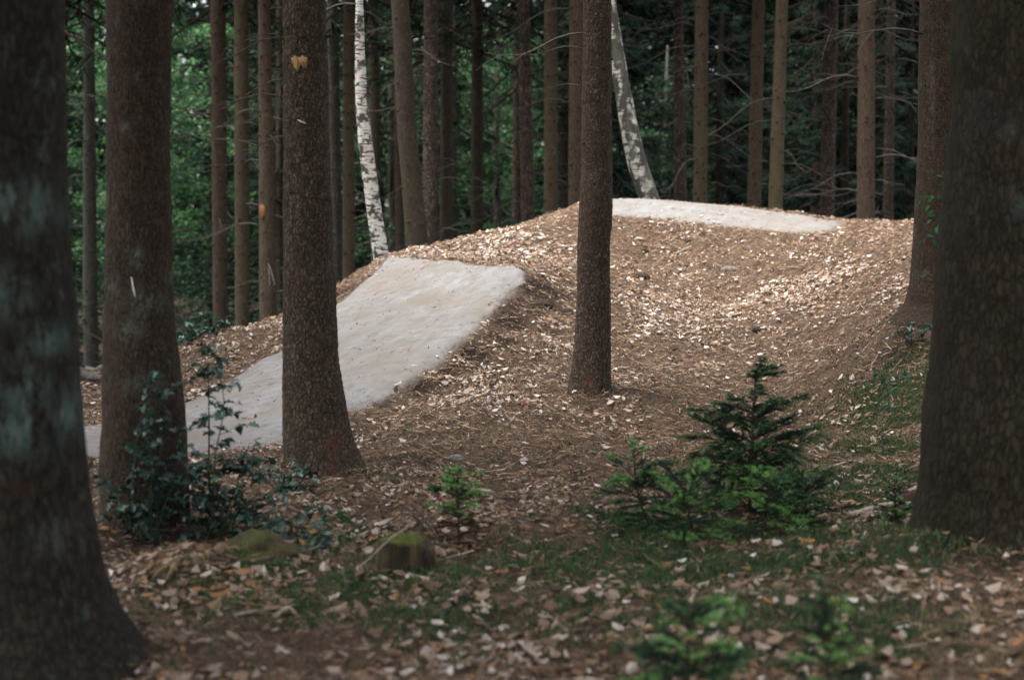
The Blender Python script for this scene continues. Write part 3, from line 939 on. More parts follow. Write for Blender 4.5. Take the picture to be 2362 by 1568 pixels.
def stubs_mesh(pts, z0, z1_, seed, o0, whorl=.30):
    r = random.Random(seed); mb = MB()
    pts = np.array(sorted(pts, key=lambda q: q[0]))
    z = z0 + r.uniform(0, whorl)
    while z < z1_:
        a0 = r.uniform(0, 6.28)
        for k in range(r.randint(3, 6)):
            zz = z + r.uniform(-.05, .05)
            x, y, rad = [np.interp(zz, pts[:, 0], pts[:, j]) for j in (1, 2, 3)]
            a = a0 + k * 1.25 + r.uniform(-.3, .3)
            d = np.array([math.cos(a), math.sin(a), -.2])
            b = np.array([x, y, zz]) + d * rad * .93 - o0
            L = (r.uniform(.02, .055) + rad * .08) * (.45 if whorl > .5 else 1)
            mb.tube([b - d * .012, b + d * .006, b + d * .012, b + d * L], [.034, .022, .012, .007], 6)
        z += whorl * r.uniform(.6, 1.4)
    return mb.mesh('branch_stubs', M['stub'])


def tree(name, label, cat, group, edge, Y, mat, H=17, seg=24, dz=.08, rough=.004, plate=0, lobes=0, seed=0, stains=(), crown=None, crown_z=6, branches=0, bz=(.3, 5.0), stubs=True, lens=(.45, 1.4), bside=None, smooth_base=True):
    pts = to_world(edge, Y)
    low = min(pts, key=lambda q: q[0])
    zg = z1(low[1], low[2])
    base = np.array([low[1], low[2], zg])
    if low[0] > zg:                                     # hidden foot: carry the trunk on down to the ground
        pts.append((zg + .25, low[1], low[2], low[3] * 1.05)); pts.append((zg, low[1], low[2], low[3] * 1.25))
    root = thing(name, label, cat, base, group)
    st = [(P(px, py, Y - .15), np.array([rx * Y / F, .5, rz * Y / F]), c, a) for (px, py, rx, rz, c, a) in stains]
    tm = obj('trunk', trunk_mesh('trunk', pts, min(zg, low[0]) - .15, zg + H, seg, dz, M[mat], rough, plate, lobes, seed, st, base), root)
    ps = sorted(pts, key=lambda q: q[0])
    if crown is not None:
        top = ps[-1]
        c = obj('crown', crown, root)
        r = random.Random(seed + 5)
        s = r.uniform(.85, 1.15)
        c.scale = (s, s, (H - crown_z) / (13.0 if crown in WIDE else 11.0) * 1.02)
        c.location = (top[1] - base[0], top[2] - base[1], crown_z)
        c.rotation_euler = (0, 0, r.uniform(0, 6.28))
    if branches: add_branches(root, pts, zg + bz[0], zg + bz[1], branches, seed + 9, lens, bside)
    if stubs:
        so = obj('branch_stubs', stubs_mesh(pts, zg + (1.3 if Y < 14 else .4), min(zg + 8, ps[-1][0] + .5), seed + 3, base, .95 if Y < 14 else .30), root)
        so['kind'] = 'stuff'
    return root, pts, base


GREY, TEAL = (.17, .20, .165), (.13, .19, .165)
REDP = (.17, .062, .042)
# --- the six near trunks
near = 'spruce trunks standing in front of the mound'
tree('spruce_tree', 'out-of-focus dark trunk with blue-green lichen blotches cut off by the left edge of the photo', 'tree', near,
     [(0, -130, 140), (400, -140, 150), (800, -150, 178), (1000, -155, 190), (1200, -165, 212), (1330, -180, 240), (1430, -215, 285), (1510, -260, 345), (1580, -320, 410)], 5.9, 'bark_lichen', 18, 72, .025,  .008, 0, .10, 11,
     [(60, 990, 60, 50, TEAL, 1), (70, 900, 40, 70, TEAL, .9), (60, 1112, 60, 14, (.06, .026, .018), .8), (80, 480, 40, 60, TEAL, .8), (150, 960, 20, 60, TEAL, .8), (30, 680, 50, 60, TEAL, .7), (110, 780, 40, 40, TEAL, .7), (120, 1230, 40, 40, GREY, .5)], WIDE[0], 6.5, 0, stubs=False)
B_edge = [(0, 245, 397), (400, 247, 391), (700, 243, 400), (850, 239, 415), (1000, 235, 430), (1120, 232, 437), (1200, 230, 442), (1250, 222, 455)]
rt, B_pts, B_base = tree('spruce_tree', 'thick reddish-brown trunk with a white resin streak, standing left of the sand track', 'tree', near, B_edge, 8.4, 'bark_dark', 18, 72, .022, .005, 0, .08, 12,
     [(315, 590, 16, 22, GREY, .9), (290, 300, 10, 14, GREY, .8), (330, 700, 40, 30, GREY, .6), (390, 640, 14, 20, GREY, .7), (300, 760, 30, 30, GREY, .5), (262, 660, 14, 20, GREY, .6), (330, 880, 60, 25, GREY, .5)], WIDE[1], 6.5, 2, (2.5, 3.0), True, (.3, .5))
A_edge = [(0, 652, 750), (300, 655, 757), (600, 654, 768), (850, 652, 781), (950, 652, 799), (1020, 654, 815), (1060, 657, 830), (1095, 662, 855), (1120, 655, 872)]
ra, A_pts, A_base = tree('spruce_tree', 'scaly grey-brown trunk with a pale chipped patch and red paint near its foot', 'tree', near, A_edge, 10.1, 'bark_scaly', 19, 110, .013, .005, .007, .07, 13,
     [(770, 1015, 20, 34, REDP, .8), (768, 1080, 16, 30, REDP, .55), (735, 820, 12, 16, REDP, .6), (735, 775, 12, 16, REDP, .5), (745, 905, 14, 20, REDP, .5), (820, 1085, 40, 30, (.06, .065, .03), .8), (690, 640, 10, 14, (.18, .08, .05), .5)], CROWNS[2], 7, 9, (1.9, 3.4), True, (.3, .9), math.pi)
rc, C_pts, C_base = tree('spruce_tree', 'slim dark trunk rising from the foot of the leafy mound in the middle', 'tree', near,
     [(0, 1345, 1408), (250, 1343, 1409), (400, 1340, 1411), (480, 1336, 1411), (520, 1334, 1409), (560, 1333, 1405), (620, 1332, 1405), (700, 1330, 1407), (800, 1324, 1408), (870, 1316, 1408), (910, 1306, 1409), (935, 1298, 1416)], 12.8, 'bark_scaly', 18, 90, .016, .006, .006, .09, 14,
     [(1355, 880, 14, 14, (.16, .06, .035), .8), (1360, 420, 30, 200, (.075, .045, .03), .6)], CROWNS[0], 7.5, 9, (2.0, 4.3), True, (.35, .8), math.pi)
rd, D_pts, D_base = tree('spruce_tree', 'brown trunk with a spreading root at the right end of the mound', 'tree', near,
     [(0, 2122, 2212), (400, 2115, 2212), (550, 2106, 2212), (650, 2098, 2214), (700, 2086, 2222), (725, 2066, 2238), (745, 2042, 2255)], 13.1, 'bark_dark', 18, 64, .025, .005, 0, .05, 15,
     [(2150, 250, 6, 120, (.15, .13, .10), .5)], CROWNS[1], 7, 8, (2.0, 4.0), True, (.5, 1.0), math.pi)
tree('spruce_tree', 'broad dark olive-brown trunk cut off by the right edge of the photo', 'tree', near,
     [(0, 2205, 2530), (300, 2192, 2535), (500, 2172, 2540), (800, 2150, 2555), (1000, 2128, 2575), (1150, 2120, 2590), (1210, 2106, 2600), (1260, 2085, 2625)], 7.55, 'bark_olive', 19, 90, .02, .008, 0, .10, 16,
     [(2270, 270, 45, 40, (.03, .03, .03), 1), (2300, 300, 30, 30, (.10, .11, .10), .6), (2340, 470, 30, 40, TEAL, .6), (2230, 860, 40, 90, (.03, .026, .02), .6)], WIDE[0], 7, 0, stubs=False)

# chips and marks on the near trunks
def patch_on(root, name, mat, Y, pts, front, thick=.006):
    """a raised or cut patch following the front of a trunk: pts pixel outline"""
    q = np.array([P(px, py, Y) for px, py in pts])
    c = q.mean(0)
    o0 = np.array(root.location)
    q[:, 1] = [front(x, z) for x, z in zip(q[:, 0], q[:, 2])]
    c[1] = front(c[0], c[2]) - thick
    V = np.vstack([q, q + np.array([0, thick * 4, 0]), c[None]])
    n = len(q)
    t = [(k, (k + 1) % n, 2 * n) for k in range(n)]
    s = [(k, k + n, (k + 1) % n + n, (k + 1) % n) for k in range(n)]
    return obj(name, np_mesh(name, V - o0, [np.array(s), np.array(t)], False, mats=[M[mat]]), root)


def front_of(pts, out):
    pts = np.array(sorted(pts, key=lambda q: q[0]))

    def f(x, z):
        cx, cy, r = [np.interp(z, pts[:, 0], pts[:, j]) for j in (1, 2, 3)]
        return cy - math.sqrt(max(r * r - (x - cx) ** 2, (r * .2) ** 2)) - out
    return f


patch_on(ra, 'bark_wound', 'fresh_wood', 10.1, [(677, 137), (681, 139), (685, 132), (691, 137), (698, 138), (703, 133), (708, 138), (714, 137), (715, 150), (712, 163), (708, 164), (705, 156), (701, 153), (698, 157), (696, 165), (692, 171), (688, 164), (682, 158), (679, 148)], front_of(A_pts, .007), .002)
patch_on(ra, 'bark_sliver', 'resin', 10.1, [(691, 279), (700, 282), (712, 287), (711, 289), (699, 285)], front_of(A_pts, .014), .003)
patch_on(rt, 'resin_streak', 'resin', 8.4, [(320, 636), (323, 640), (325, 655), (330, 672), (331, 683), (328, 680), (324, 664), (322, 652)], front_of(B_pts, .010), .003)

# --- trunks behind the mound: rows (label, edge rows, width-based distance, bark, branches, category)
back = 'conifer trunks standing behind the mound'


def st_edge(x0, x1, y1, w0, w1): return [(0, x0 - w0 / 2, x0 + w0 / 2), (y1 * .5, (x0 + x1) / 2 - (w0 + w1) / 4, (x0 + x1) / 2 + (w0 + w1) / 4), (y1, x1 - w1 / 2, x1 + w1 / 2)]


BT = [
    ('narrow brown trunk just right of the out-of-focus left edge trunk', st_edge(138, 141, 520, 24, 26), 26, 'bark_red', 4),
    ('grey-barked slender trunk in deep shade between the two big left trunks', st_edge(205, 208, 690, 24, 33), 30, 'bark_grey', 6),
    ('straight brown trunk right of the thick reddish trunk, with a dark left side', st_edge(503, 508, 720, 36, 34), 27, 'bark_red', 7),
    ('straight olive-brown knotty trunk, second right of the thick reddish trunk', st_edge(556, 559, 770, 33, 34), 26, 'bark_smooth', 7),
    ('brown trunk with an orange torn strip halfway down, left of the scaly trunk', st_edge(609, 619, 735, 28, 42), 25, 'bark_red', 6),
    ('thin dark trunk peeping out along the left side of the scaly trunk', st_edge(644, 645, 700, 15, 17), 37, 'bark_shade', 3),
    ('lichen-grey trunk right behind the scaly trunk', st_edge(766, 778, 660, 27, 28), 30, 'bark_grey', 5),
    ('upright reddish-brown trunk just left of the white birch', st_edge(804, 804, 635, 25, 29), 27, 'bark_smooth', 4),
    ('dark slender trunk in shade just behind the white birch', st_edge(860, 868, 600, 25, 24), 35, 'bark_shade', 4),
    ('thin brown trunk half hidden behind the thick leaning spruce', st_edge(915, 922, 590, 18, 21), 38, 'bark_red', 3),
    ('rough flaking purplish trunk right of the thick leaning spruce', st_edge(994, 991, 585, 33, 36), 24, 'bark_flaky', 7),
    ('dim trunk right of the rough flaking purplish trunk', st_edge(1031, 1028, 570, 27, 30), 31, 'bark_shade', 6),
    ('very thin bare stem right of the dim trunk behind the ramp', st_edge(1050, 1046, 565, 9, 12), 40, 'bark_grey', 3),
    ('dark lone trunk left of the pair of close trunks', st_edge(1100, 1100, 550, 26, 28), 29, 'bark_shade', 9),
    ('darker left one of two trunks standing close together behind the mound', st_edge(1195, 1190, 520, 18, 20), 36, 'bark_flaky', 6),
    ('reddish right one of two trunks standing close together behind the mound', st_edge(1207, 1218, 515, 28, 32), 28, 'bark_flaky', 8),
    ('olive-green smooth trunk left of the slim trunk on the mound', st_edge(1270, 1270, 498, 30, 33), 27, 'bark_smooth', 5),
    ('black-looking thin trunk between the olive-green trunk and the slim trunk', st_edge(1303, 1300, 490, 22, 24), 36, 'bark_shade', 5),
    ('reddish trunk half hidden behind the left side of the slim trunk', st_edge(1331, 1328, 485, 36, 36), 25, 'bark_red', 6),
    ('pink-brown flaking trunk, first right of the mottled leaning birch', st_edge(1564, 1569, 478, 22, 30), 28, 'bark_flaky', 12),
    ('knotty brown trunk, second right of the mottled leaning birch', st_edge(1618, 1614, 484, 31, 33), 26, 'bark_smooth', 11),
    ('knotty brown trunk with a pinkish tinge, left of a close pair on the crest', st_edge(1749, 1738, 500, 28, 33), 26, 'bark_red', 9),
    ('sunlit light brown knotty trunk, right of a close pair on the crest', st_edge(1803, 1787, 502, 28, 33), 25, 'bark_smooth', 9),
    ('faint dark thin trunk in shade right of the sunlit knotty trunk', st_edge(1886, 1880, 515, 20, 21), 40, 'bark_shade', 5),
    ('dark rough flaking trunk right of the sunlit knotty trunk', st_edge(1918, 1906, 518, 30, 35), 27, 'bark_flaky', 8),
    ('thick smooth brown trunk behind the right end of the crest track', st_edge(1998, 1996, 525, 38, 41), 24, 'bark_red', 9),
    ('dark slim flaking trunk between the thick smooth trunk and the right trunks', st_edge(2055, 2047, 528, 20, 24), 31, 'bark_flaky', 9),
]
for k, (lab, edge, Y, mat, nb) in enumerate(BT):
    flk = mat in ('bark_flaky',)
    rr, pp, bb = tree('spruce_tree', lab, 'tree', back, edge, Y, mat, 16 + (k * 7) % 5, 28 if flk else 22, .05 if flk else .09, .012 if flk else .005, 0, 0, 40 + k, (), CROWNS[k % 3], (5.6 if Y < 29 else 4.4) + (k * 3 % 5) * .4, nb + (6 if edge[0][1] < 1500 else 14), (.8, 6.2), True)
    if k == 4:
        patch_on(rr, 'torn_bark', 'orange_wood', Y, [(600, 474), (606, 471), (614, 476), (615, 490), (611, 503), (607, 512), (604, 500), (600, 494)], front_of(pp, .003), .003)
tree('spruce_tree', 'thick leaning olive-brown spruce with dark knots, rising behind the lip of the ramp', 'tree', back,
     [(0, 902, 943), (120, 908, 950), (250, 913, 957), (380, 922, 968), (480, 930, 979), (600, 939, 993)], 22, 'bark_shade', 18, 36, .06, .005, 0, 0, 90, (), CROWNS[0], 6, 3, (3, 5))
bg_ = 'leaning birch trees'
tree('birch_tree', 'white birch with black bars leaning beside the top of the ramp', 'tree', bg_,
     [(0, 820, 837), (120, 818, 841), (250, 820, 849), (350, 828, 861), (430, 838, 872), (520, 850, 885), (600, 861, 900), (640, 866, 909)], 19.5, 'birch', 14, 32, .05, .006, 0, 0, 91, (), None, 7, 2, (3, 5), False)
tree('birch_tree', 'mottled grey-green birch leaning left, standing behind the crest track', 'tree', bg_,
     [(0, 1392, 1420), (60, 1398, 1428), (150, 1409, 1444), (250, 1423, 1462), (330, 1436, 1480), (400, 1452, 1500), (475, 1480, 1528)], 22.5, 'birch_mottled', 14, 36, .05, .012, 0, 0, 92, (), None, 7, 0, (3, 5), False)

# --- understory and the wood beyond
SHORT = [(0, 'the left edge trunk'), (138, 'the narrow brown trunk'), (205, 'the grey slender trunk'), (320, 'the thick reddish trunk'), (503, 'the dark-sided trunk'), (556, 'the olive knotty trunk'), (615, 'the orange-stripped trunk'), (705, 'the scaly trunk'),
         (770, 'the lichen-grey trunk'), (838, 'the white birch'), (935, 'the leaning spruce'), (993, 'the purplish trunk'), (1030, 'the dim trunk'), (1100, 'the dark lone trunk'), (1205, 'the paired trunks'), (1270, 'the olive-green trunk'), (1375, 'the slim trunk'),
         (1440, 'the mottled birch'), (1565, 'the pink-brown trunk'), (1616, 'the second knotty trunk'), (1743, 'the pinkish trunk'), (1797, 'the sunlit trunk'), (1912, 'the rough trunk'), (1997, 'the thick smooth trunk'), (2051, 'the slim flaking trunk'), (2160, 'the rooted right trunk'), (2361, 'the broad right trunk')]
_used = {}


def beyond(what, x, y):
    px = CX + F * x / y
    a = [n for p, n in SHORT if p <= px]; b = [n for p, n in SHORT if p > px]
    lab = what + (' between ' + a[-1] + ' and ' + b[0] if a and b else ' past ' + (a[-1] if a else b[0]))
    while lab in _used: lab = lab.replace(' seen', ' also seen', 1) if ' also' not in lab else lab.replace(' also', ' faintly', 1)
    _used[lab] = 1
    return lab


YS = [spruce_crown('crown', 500 + k, 8.5, 1.7, 140, .3, 30, (.007, .015, .0095)) for k in range(3)]
ys_pos = [(1.2, 40, 'x'), (4.6, 38, 'x'), (6.4, 33, 'x'), (8.6, 37, 'x'), (10.2, 33, 'x'), (9.2, 43, 'x'), (3.0, 45, 'x'), (6.6, 46, 'x'), (-1.9, 46, 'x'), (-5.2, 38, 'x'), (-9.4, 34, 'x'), (-3.4, 44, 'x'), (11.8, 40, 'x'), (7.6, 41, 'x'), (5.4, 42, 'x'), (1.9, 34, 'x'), (-7.9, 45, 'x')]
sap_tr = MB(); sap_tr.tube([[0, 0, -.2], [0, 0, 4], [0, 0, 8.6]], [.09, .06, .01], 7, (.03, .022, .016))
sap_trunk = sap_tr.mesh('trunk', M['bark_shade'])
for k, (x, y, _) in enumerate(ys_pos):
    t = thing('young_spruce', beyond('young dark spruce seen', x, y), 'tree', (x, y, -1.3), 'young dark spruces behind the mound')
    obj('trunk', sap_trunk, t); c = obj('crown', YS[k % 3], t)
    c.rotation_euler = (0, 0, k * 1.3); s = 1.0 + (k * 5 % 7) * .07; t.scale = (s, s, s)

G1 = [(.036, .092, .036), (.056, .13, .046), (.13, .25, .095), (.020, .056, .028)]
G2 = [(.018, .040, .020), (.028, .058, .025), (.014, .030, .017)]
LC = [leaf_crown('crown', 700 + k, 9000, .12, 2.6, 3.6, 46, G1 if k < 2 else G2) for k in range(4)]
bt = MB()
bt.tube([[0, 0, -.2], [.05, 0, 2], [0, .1, 5], [.1, 0, 8]], [.13, .11, .08, .03], 8)
for k in range(7):
    a = k * 2.4; z = 2 + k * .7
    bt.tube([[0, 0, z], [math.cos(a) * .9, math.sin(a) * .9, z + .5], [math.cos(a) * 2.0, math.sin(a) * 2.0, z + .7]], [.05, .03, .01], 5)
beech_trunk = bt.mesh('trunk', M['bark_grey'])
lt_pos = [(-8.6, 39, 0), (-6.9, 43, 1), (-5.3, 50, 0), (-2.9, 41, 1), (-3.2, 49, 0), (-.4, 43, 1), (.2, 52, 0), (1.9, 47, 1), (-10.5, 48, 1), (4.6, 52, 2), (8.2, 54, 3), (12, 50, 2), (14, 44, 3), (-12.6, 42, 2), (6.2, 56, 2), (-1.6, 56, 1), (10.5, 58, 3), (15.8, 55, 2)]
for k, (x, y, v) in enumerate(lt_pos):
    t = thing('leafy_tree', beyond('bright green airy beech seen' if v < 2 else 'dark green leafy tree seen', x, y), 'tree', (x, y, -1.3), 'leafy trees beyond the spruce trunks')
    obj('trunk', beech_trunk, t); c = obj('crown', LC[v], t, (0, 0, 4.6)); c.rotation_euler = (0, 0, k * 1.1)


def far_wood(name, n, y0, y1, size, x0, x1, h, tones, seed, label):
    r = np.random.default_rng(seed)
    nc = 900
    cc = np.stack([r.uniform(x0, x1, nc), r.uniform(y0, y1, nc), -1.3 + h * r.random(nc)], 1)
    k = r.integers(0, nc, n)
    p = cc[k] + r.normal(0, 1, (n, 3)) * np.array([1.1, 1.1, .55])
    th = r.uniform(0, 6.283, n)
    t = np.stack([np.cos(th), np.sin(th), r.normal(-.2, .3, n)], 1); t /= np.linalg.norm(t, axis=1)[:, None]
    nn = np.stack([r.normal(0, .7, n), r.normal(0, .7, n), np.ones(n)], 1)
    b = np.cross(nn, t); b /= np.linalg.norm(b, axis=1)[:, None]
    L = size * r.uniform(.6, 1.3, n); W = L * .62
    V = np.stack([p - t * (L / 2)[:, None], p + b * (W / 2)[:, None], p + t * (L / 2)[:, None], p - b * (W / 2)[:, None]], 1)
    i0 = np.arange(n) * 4
    col = np.array(tones)[r.integers(0, len(tones), n)] * (r.uniform(.3, 1.3, nc)[k])[:, None]
    o = obj(name, np_mesh(name, V.reshape(-1, 3), [np.stack([i0, i0 + 1, i0 + 2, i0 + 3], 1)], False, np.repeat(col, 4, 0), mats=[M['leaf_green']]))
    o['kind'] = 'stuff'; o['label'] = label


far_wood('distant_woodland', 300000, 60, 84, .38, -34, 34, 22, G1[:2] + G2, 801, 'far mass of green woodland seen between the trunks')
far_wood('spruce_woodland', 150000, 56, 68, .30, 1.0, 34, 20, [(.007, .015, .009), (.010, .020, .011), (.006, .012, .008)], 803, 'far dark mass of spruce foliage beyond the right-hand trunks')
far_wood('spruce_woodland', 130000, 86, 96, .62, -40, 40, 30, [(.020, .040, .02), (.03, .055, .025), (.014, .03, .018)], 804, 'farthest dark wall of trees closing the view between the trunks')
far_wood('undergrowth', 90000, 27, 58, .10, -20, 22, 1.6, G2, 802, 'low dark undergrowth among the trunks behind the mound')

# --- trees standing beside and behind the photographer's view, unseen, added to shade the clearing and foreground
side = [(-4.9, 10.5), (-5.8, 14.5), (-7.6, 18.5), (-8.5, 12.5), (-9.5, 23), (-11, 28), (5.6, 10.8), (6.4, 14.0), (8.0, 19.0), (9.5, 23.5), (11.5, 28), (9, 12), (-2.8, 1.5), (3.0, 1.0), (-4.6, 5.5), (4.8, 4.2), (-1.0, -3), (2.2, -4), (-4.5, -2.5), (5.5, -2), (7.2, 7), (-7.5, 7.5), (-3, -7), (0.5, -8), (4, -8.5), (8, -6), (-7.5, -6), (-9, 1), (9, 1.5), (-6, -11), (-1.5, -12), (2.5, -13), (6.5, -12), (10, -10), (-10, -9), (-12, 5), (12, 6), (-3.2, 4.0), (3.6, 2.8), (0.9, -1.6), (-12, 14), (12.5, 12), (11.5, 18), (-12, 19)]
st_tr = MB(); st_tr.tube([[0, 0, -.2], [0, 0, .3], [0, 0, 6], [0, 0, 17.5]], [.24, .18, .15, .02], 16)
side_trunk = st_tr.mesh('trunk', M['bark_dark'], True)
for k, (x, y) in enumerate(side):
    t = thing('spruce_tree', 'unseen spruce added around the clearing for its shade', 'tree', (x, y, z1(x, y)), 'unseen spruces added to shade the clearing')
    obj('trunk', side_trunk, t); c = obj('crown', WIDE[k % 2], t, (0, 0, 4.8)); c.rotation_euler = (0, 0, k * 2.1)
# ------------------------------------------------------------------ young spruces
def needle_branch(seed, L, fresh, dens=1.0, tone=(.016, .038, .019), tip=(.075, .17, .04), lift=.15, nl=.017):
    """a spruce twig along +X with side twigs, every needle a sliver"""
    r = np.random.default_rng(seed); mb = MB()
    segs = []
    s = np.linspace(0, 1, 6)
    main = np.stack([s * L, .03 * L * np.sin(s * 5 + seed), lift * L * (s - 1.3 * s * s)], 1)
    segs.append((main, 1.0))
    mb.tube(main, np.linspace(.0035, .0012, 6), 4, (.06, .045, .03), False)
    for k in range(max(3, int(L / .018))):
        f = r.uniform(.18, .92); o = np.array([np.interp(f, s, main[:, j]) for j in range(3)])
        sg = 1 if k % 2 else -1
        l = L * (1.05 - f) * r.uniform(.35, .6)
        d = np.array([r.uniform(.55, .9), sg * r.uniform(.5, .9), r.uniform(-.25, .12)])
        u = np.linspace(0, 1, 4)
        tw = o + d * (u * l)[:, None] - np.array([0, 0, .15 * l]) * (u * u)[:, None]
        mb.tube(tw, np.linspace(.002, .0009, 4), 3, (.06, .045, .03), False)
        segs.append((tw, .5))
    for pts, _w in segs:
        ln = np.linalg.norm(np.diff(pts, axis=0), axis=1).sum(); n = int(ln * 430 * dens) + 8
        u = r.uniform(.05, 1, n); s2 = np.linspace(0, 1, len(pts))
        b = np.stack([np.interp(u, s2, pts[:, j]) for j in range(3)], 1)
        t = (pts[-1] - pts[0]) / (np.linalg.norm(pts[-1] - pts[0]) + 1e-9)
        a = r.normal(0, 1, (n, 3)); a[:, 2] = np.abs(a[:, 2]) * .8 - .2; a -= t * (a @ t)[:, None]; a /= np.linalg.norm(a, axis=1)[:, None]
        d = t * .75 + a * .8; d /= np.linalg.norm(d, axis=1)[:, None]
        w = np.cross(d, r.normal(0, 1, (n, 3))); w /= np.linalg.norm(w, axis=1)[:, None]
        l = nl * r.uniform(.7, 1.25, n)
        V = np.stack([b - w * .0019, b + w * .0019, b + d * l[:, None]], 1)
        isf = (u > 1 - fresh * r.uniform(.5, 1.2)) if fresh else np.zeros(n, bool)
        c = np.where(isf[:, None], np.array(tip), np.array(tone)) * r.uniform(.7, 1.3, (n, 1))
        i0 = np.arange(n) * 3
        mb.add(V.reshape(-1, 3), None, np.stack([i0, i0 + 1, i0 + 2], 1), np.repeat(c, 3, 0))
    return mb.mesh('branch', M['needle'])


NB = {}
for kind, (fr, tone, tip) in {'dark': (.12, (.026, .055, .035), (.06, .12, .06)), 'mid': (.35, (.030, .064, .038), (.10, .19, .08)), 'fresh': (.7, (.048, .105, .045), (.22, .42, .13)), 'dead': (0, (.085, .05, .028), None)}.items():
    for L in (.08, .14, .22, .34):
        NB[kind, L] = [needle_branch(900 + k * 31 + int(L * 100) + len(kind), L, fr, .35 if kind == 'dead' else 1.0, tone, tip or (.1, .2, .05)) for k in range(2)]


def seedling(label, foot, Y, top, lean, radius, whorls, per, kinds, seed, group='young spruces growing on the forest floor', prof=None, gap=None, zmin=.06):
    """foot, top: pixels of the stem's foot and tip"""
    r = random.Random(seed)
    p = P(foot[0], foot[1], Y); base = np.array([p[0], p[1], z1(p[0], p[1])])
    tp = P(top[0], top[1], Y); H = tp[2] - base[2]
    root = thing('spruce_seedling', label, 'young spruce', base, group)
    mb = MB(); s = np.linspace(0, 1, 8)
    st = np.stack([(tp[0] - base[0]) * s + lean * np.sin(s * 3.1), .02 * np.sin(s * 4), H * s - .03 * (1 - s)], 1)
    mb.tube(st, np.linspace(.010, .003, 8) * (.5 + H), 6, (.055, .042, .03))
    obj('stem', mb.mesh('stem', M['twig']), root)
    for k in range(whorls):
        f = zmin + (1 - zmin) * ((k + .3) / whorls) ** .9
        if gap and gap[0] < f < gap[1]: continue
        a0 = r.uniform(0, 6.28)
        c = [np.interp(f, s, st[:, j]) for j in range(3)]
        pr = prof(f) if prof else (1 - f) ** .8
        for j in range(per if f < .9 else 5):
            L = max(.05, radius * pr * r.uniform(.5, 1.3))
            kd = kinds(f, r)
            key = min((.08, .14, .22, .34), key=lambda q: abs(q - L))
            b = obj('branch', NB[kd, key][r.randrange(2)], root)
            sc = L / key
            b.scale = (sc, sc, sc) if .6 < sc < 1.5 else (sc, max(.8, min(sc, 1.3)), max(.8, min(sc, 1.3)))
            b.location = (c[0], c[1], c[2] + r.uniform(-.03, .03))
            pit = -(.6 * f) + r.uniform(-.4, .2) + .12
            b.rotation_euler = (r.uniform(-.5, .5), pit, a0 + j * 6.283 / per + r.uniform(-.35, .35))
    return root


seedling('bushy dark green young spruce with a bare starry leader, largest of the young spruces', (1728, 1195), 8.8, (1742, 850), .0, .46, 15, 7,
         lambda f, r: r.choice(['mid', 'mid', 'dark']) if f > .25 else r.choice(['mid', 'dark', 'fresh']), 1,
         prof=lambda f: (.35 + .75 * (1 - f)) if f < .72 else .30 + .5 * (1 - f), gap=(.78, .9))
seedling('upright twiggy side shoot growing just left of the bushy dark young spruce', (1690, 1190), 8.95, (1662, 935), .02, .24, 9, 4, lambda f, r: r.choice(['dark', 'mid']), 2, prof=lambda f: .9 - .6 * f)
seedling('light green sprawling young spruce tilted left, beside the bushy dark one', (1510, 1245), 8.3, (1462, 1035), -.03, .34, 8, 5, lambda f, r: r.choice(['fresh', 'mid', 'mid']), 3, prof=lambda f: (1.1 - .8 * f), gap=(.78, .92))
seedling('low bright green spruce tuft squeezed between the sprawling one and the bushy dark one', (1590, 1270), 8.05, (1590, 1120), .0, .32, 5, 6, lambda f, r: r.choice(['mid', 'fresh', 'dark']), 4, prof=lambda f: 1.1 - .5 * f)
seedling('bright yellow-green young spruce shoots at the lower right foot of the bushy dark one', (1800, 1262), 8.15, (1775, 1105), .01, .28, 5, 6, lambda f, r: r.choice(['fresh', 'fresh', 'mid']), 5, prof=lambda f: 1.1 - .7 * f)
seedling('low dark spruce tuft hugging the ground right of the bushy dark one', (1860, 1225), 8.5, (1858, 1120), .0, .30, 5, 6, lambda f, r: r.choice(['dark', 'mid', 'dark']), 6, prof=lambda f: 1.0 - .5 * f)
seedling('small fresh green spruce with dead brown lower twigs, standing alone behind the mossy stump', (1058, 1262), 8.05, (1056, 1088), .0, .20, 8, 6, lambda f, r: 'dead' if f < .38 else r.choice(['fresh', 'fresh', 'mid']), 7, prof=lambda f: 1.0 - .45 * f)
seedling('blurred young spruce at the bottom edge, left one of two out-of-focus seedlings', (1585, 1620), 5.0, (1590, 1395), .0, .28, 8, 7, lambda f, r: r.choice(['mid', 'dark', 'fresh']), 8, prof=lambda f: 1.15 - .75 * f)
seedling('blurred young spruce at the bottom edge, right one of two out-of-focus seedlings', (1915, 1620), 5.0, (1905, 1365), .0, .20, 9, 7, lambda f, r: r.choice(['fresh', 'mid', 'dark']), 9, prof=lambda f: 1.05 - .75 * f)
seedling('tiny dark spruce sprout in the mossy hollow left of the broad right trunk', (2070, 1195), 8.4, (2062, 1110), .0, .15, 6, 8, lambda f, r: r.choice(['fresh', 'dark']), 10)

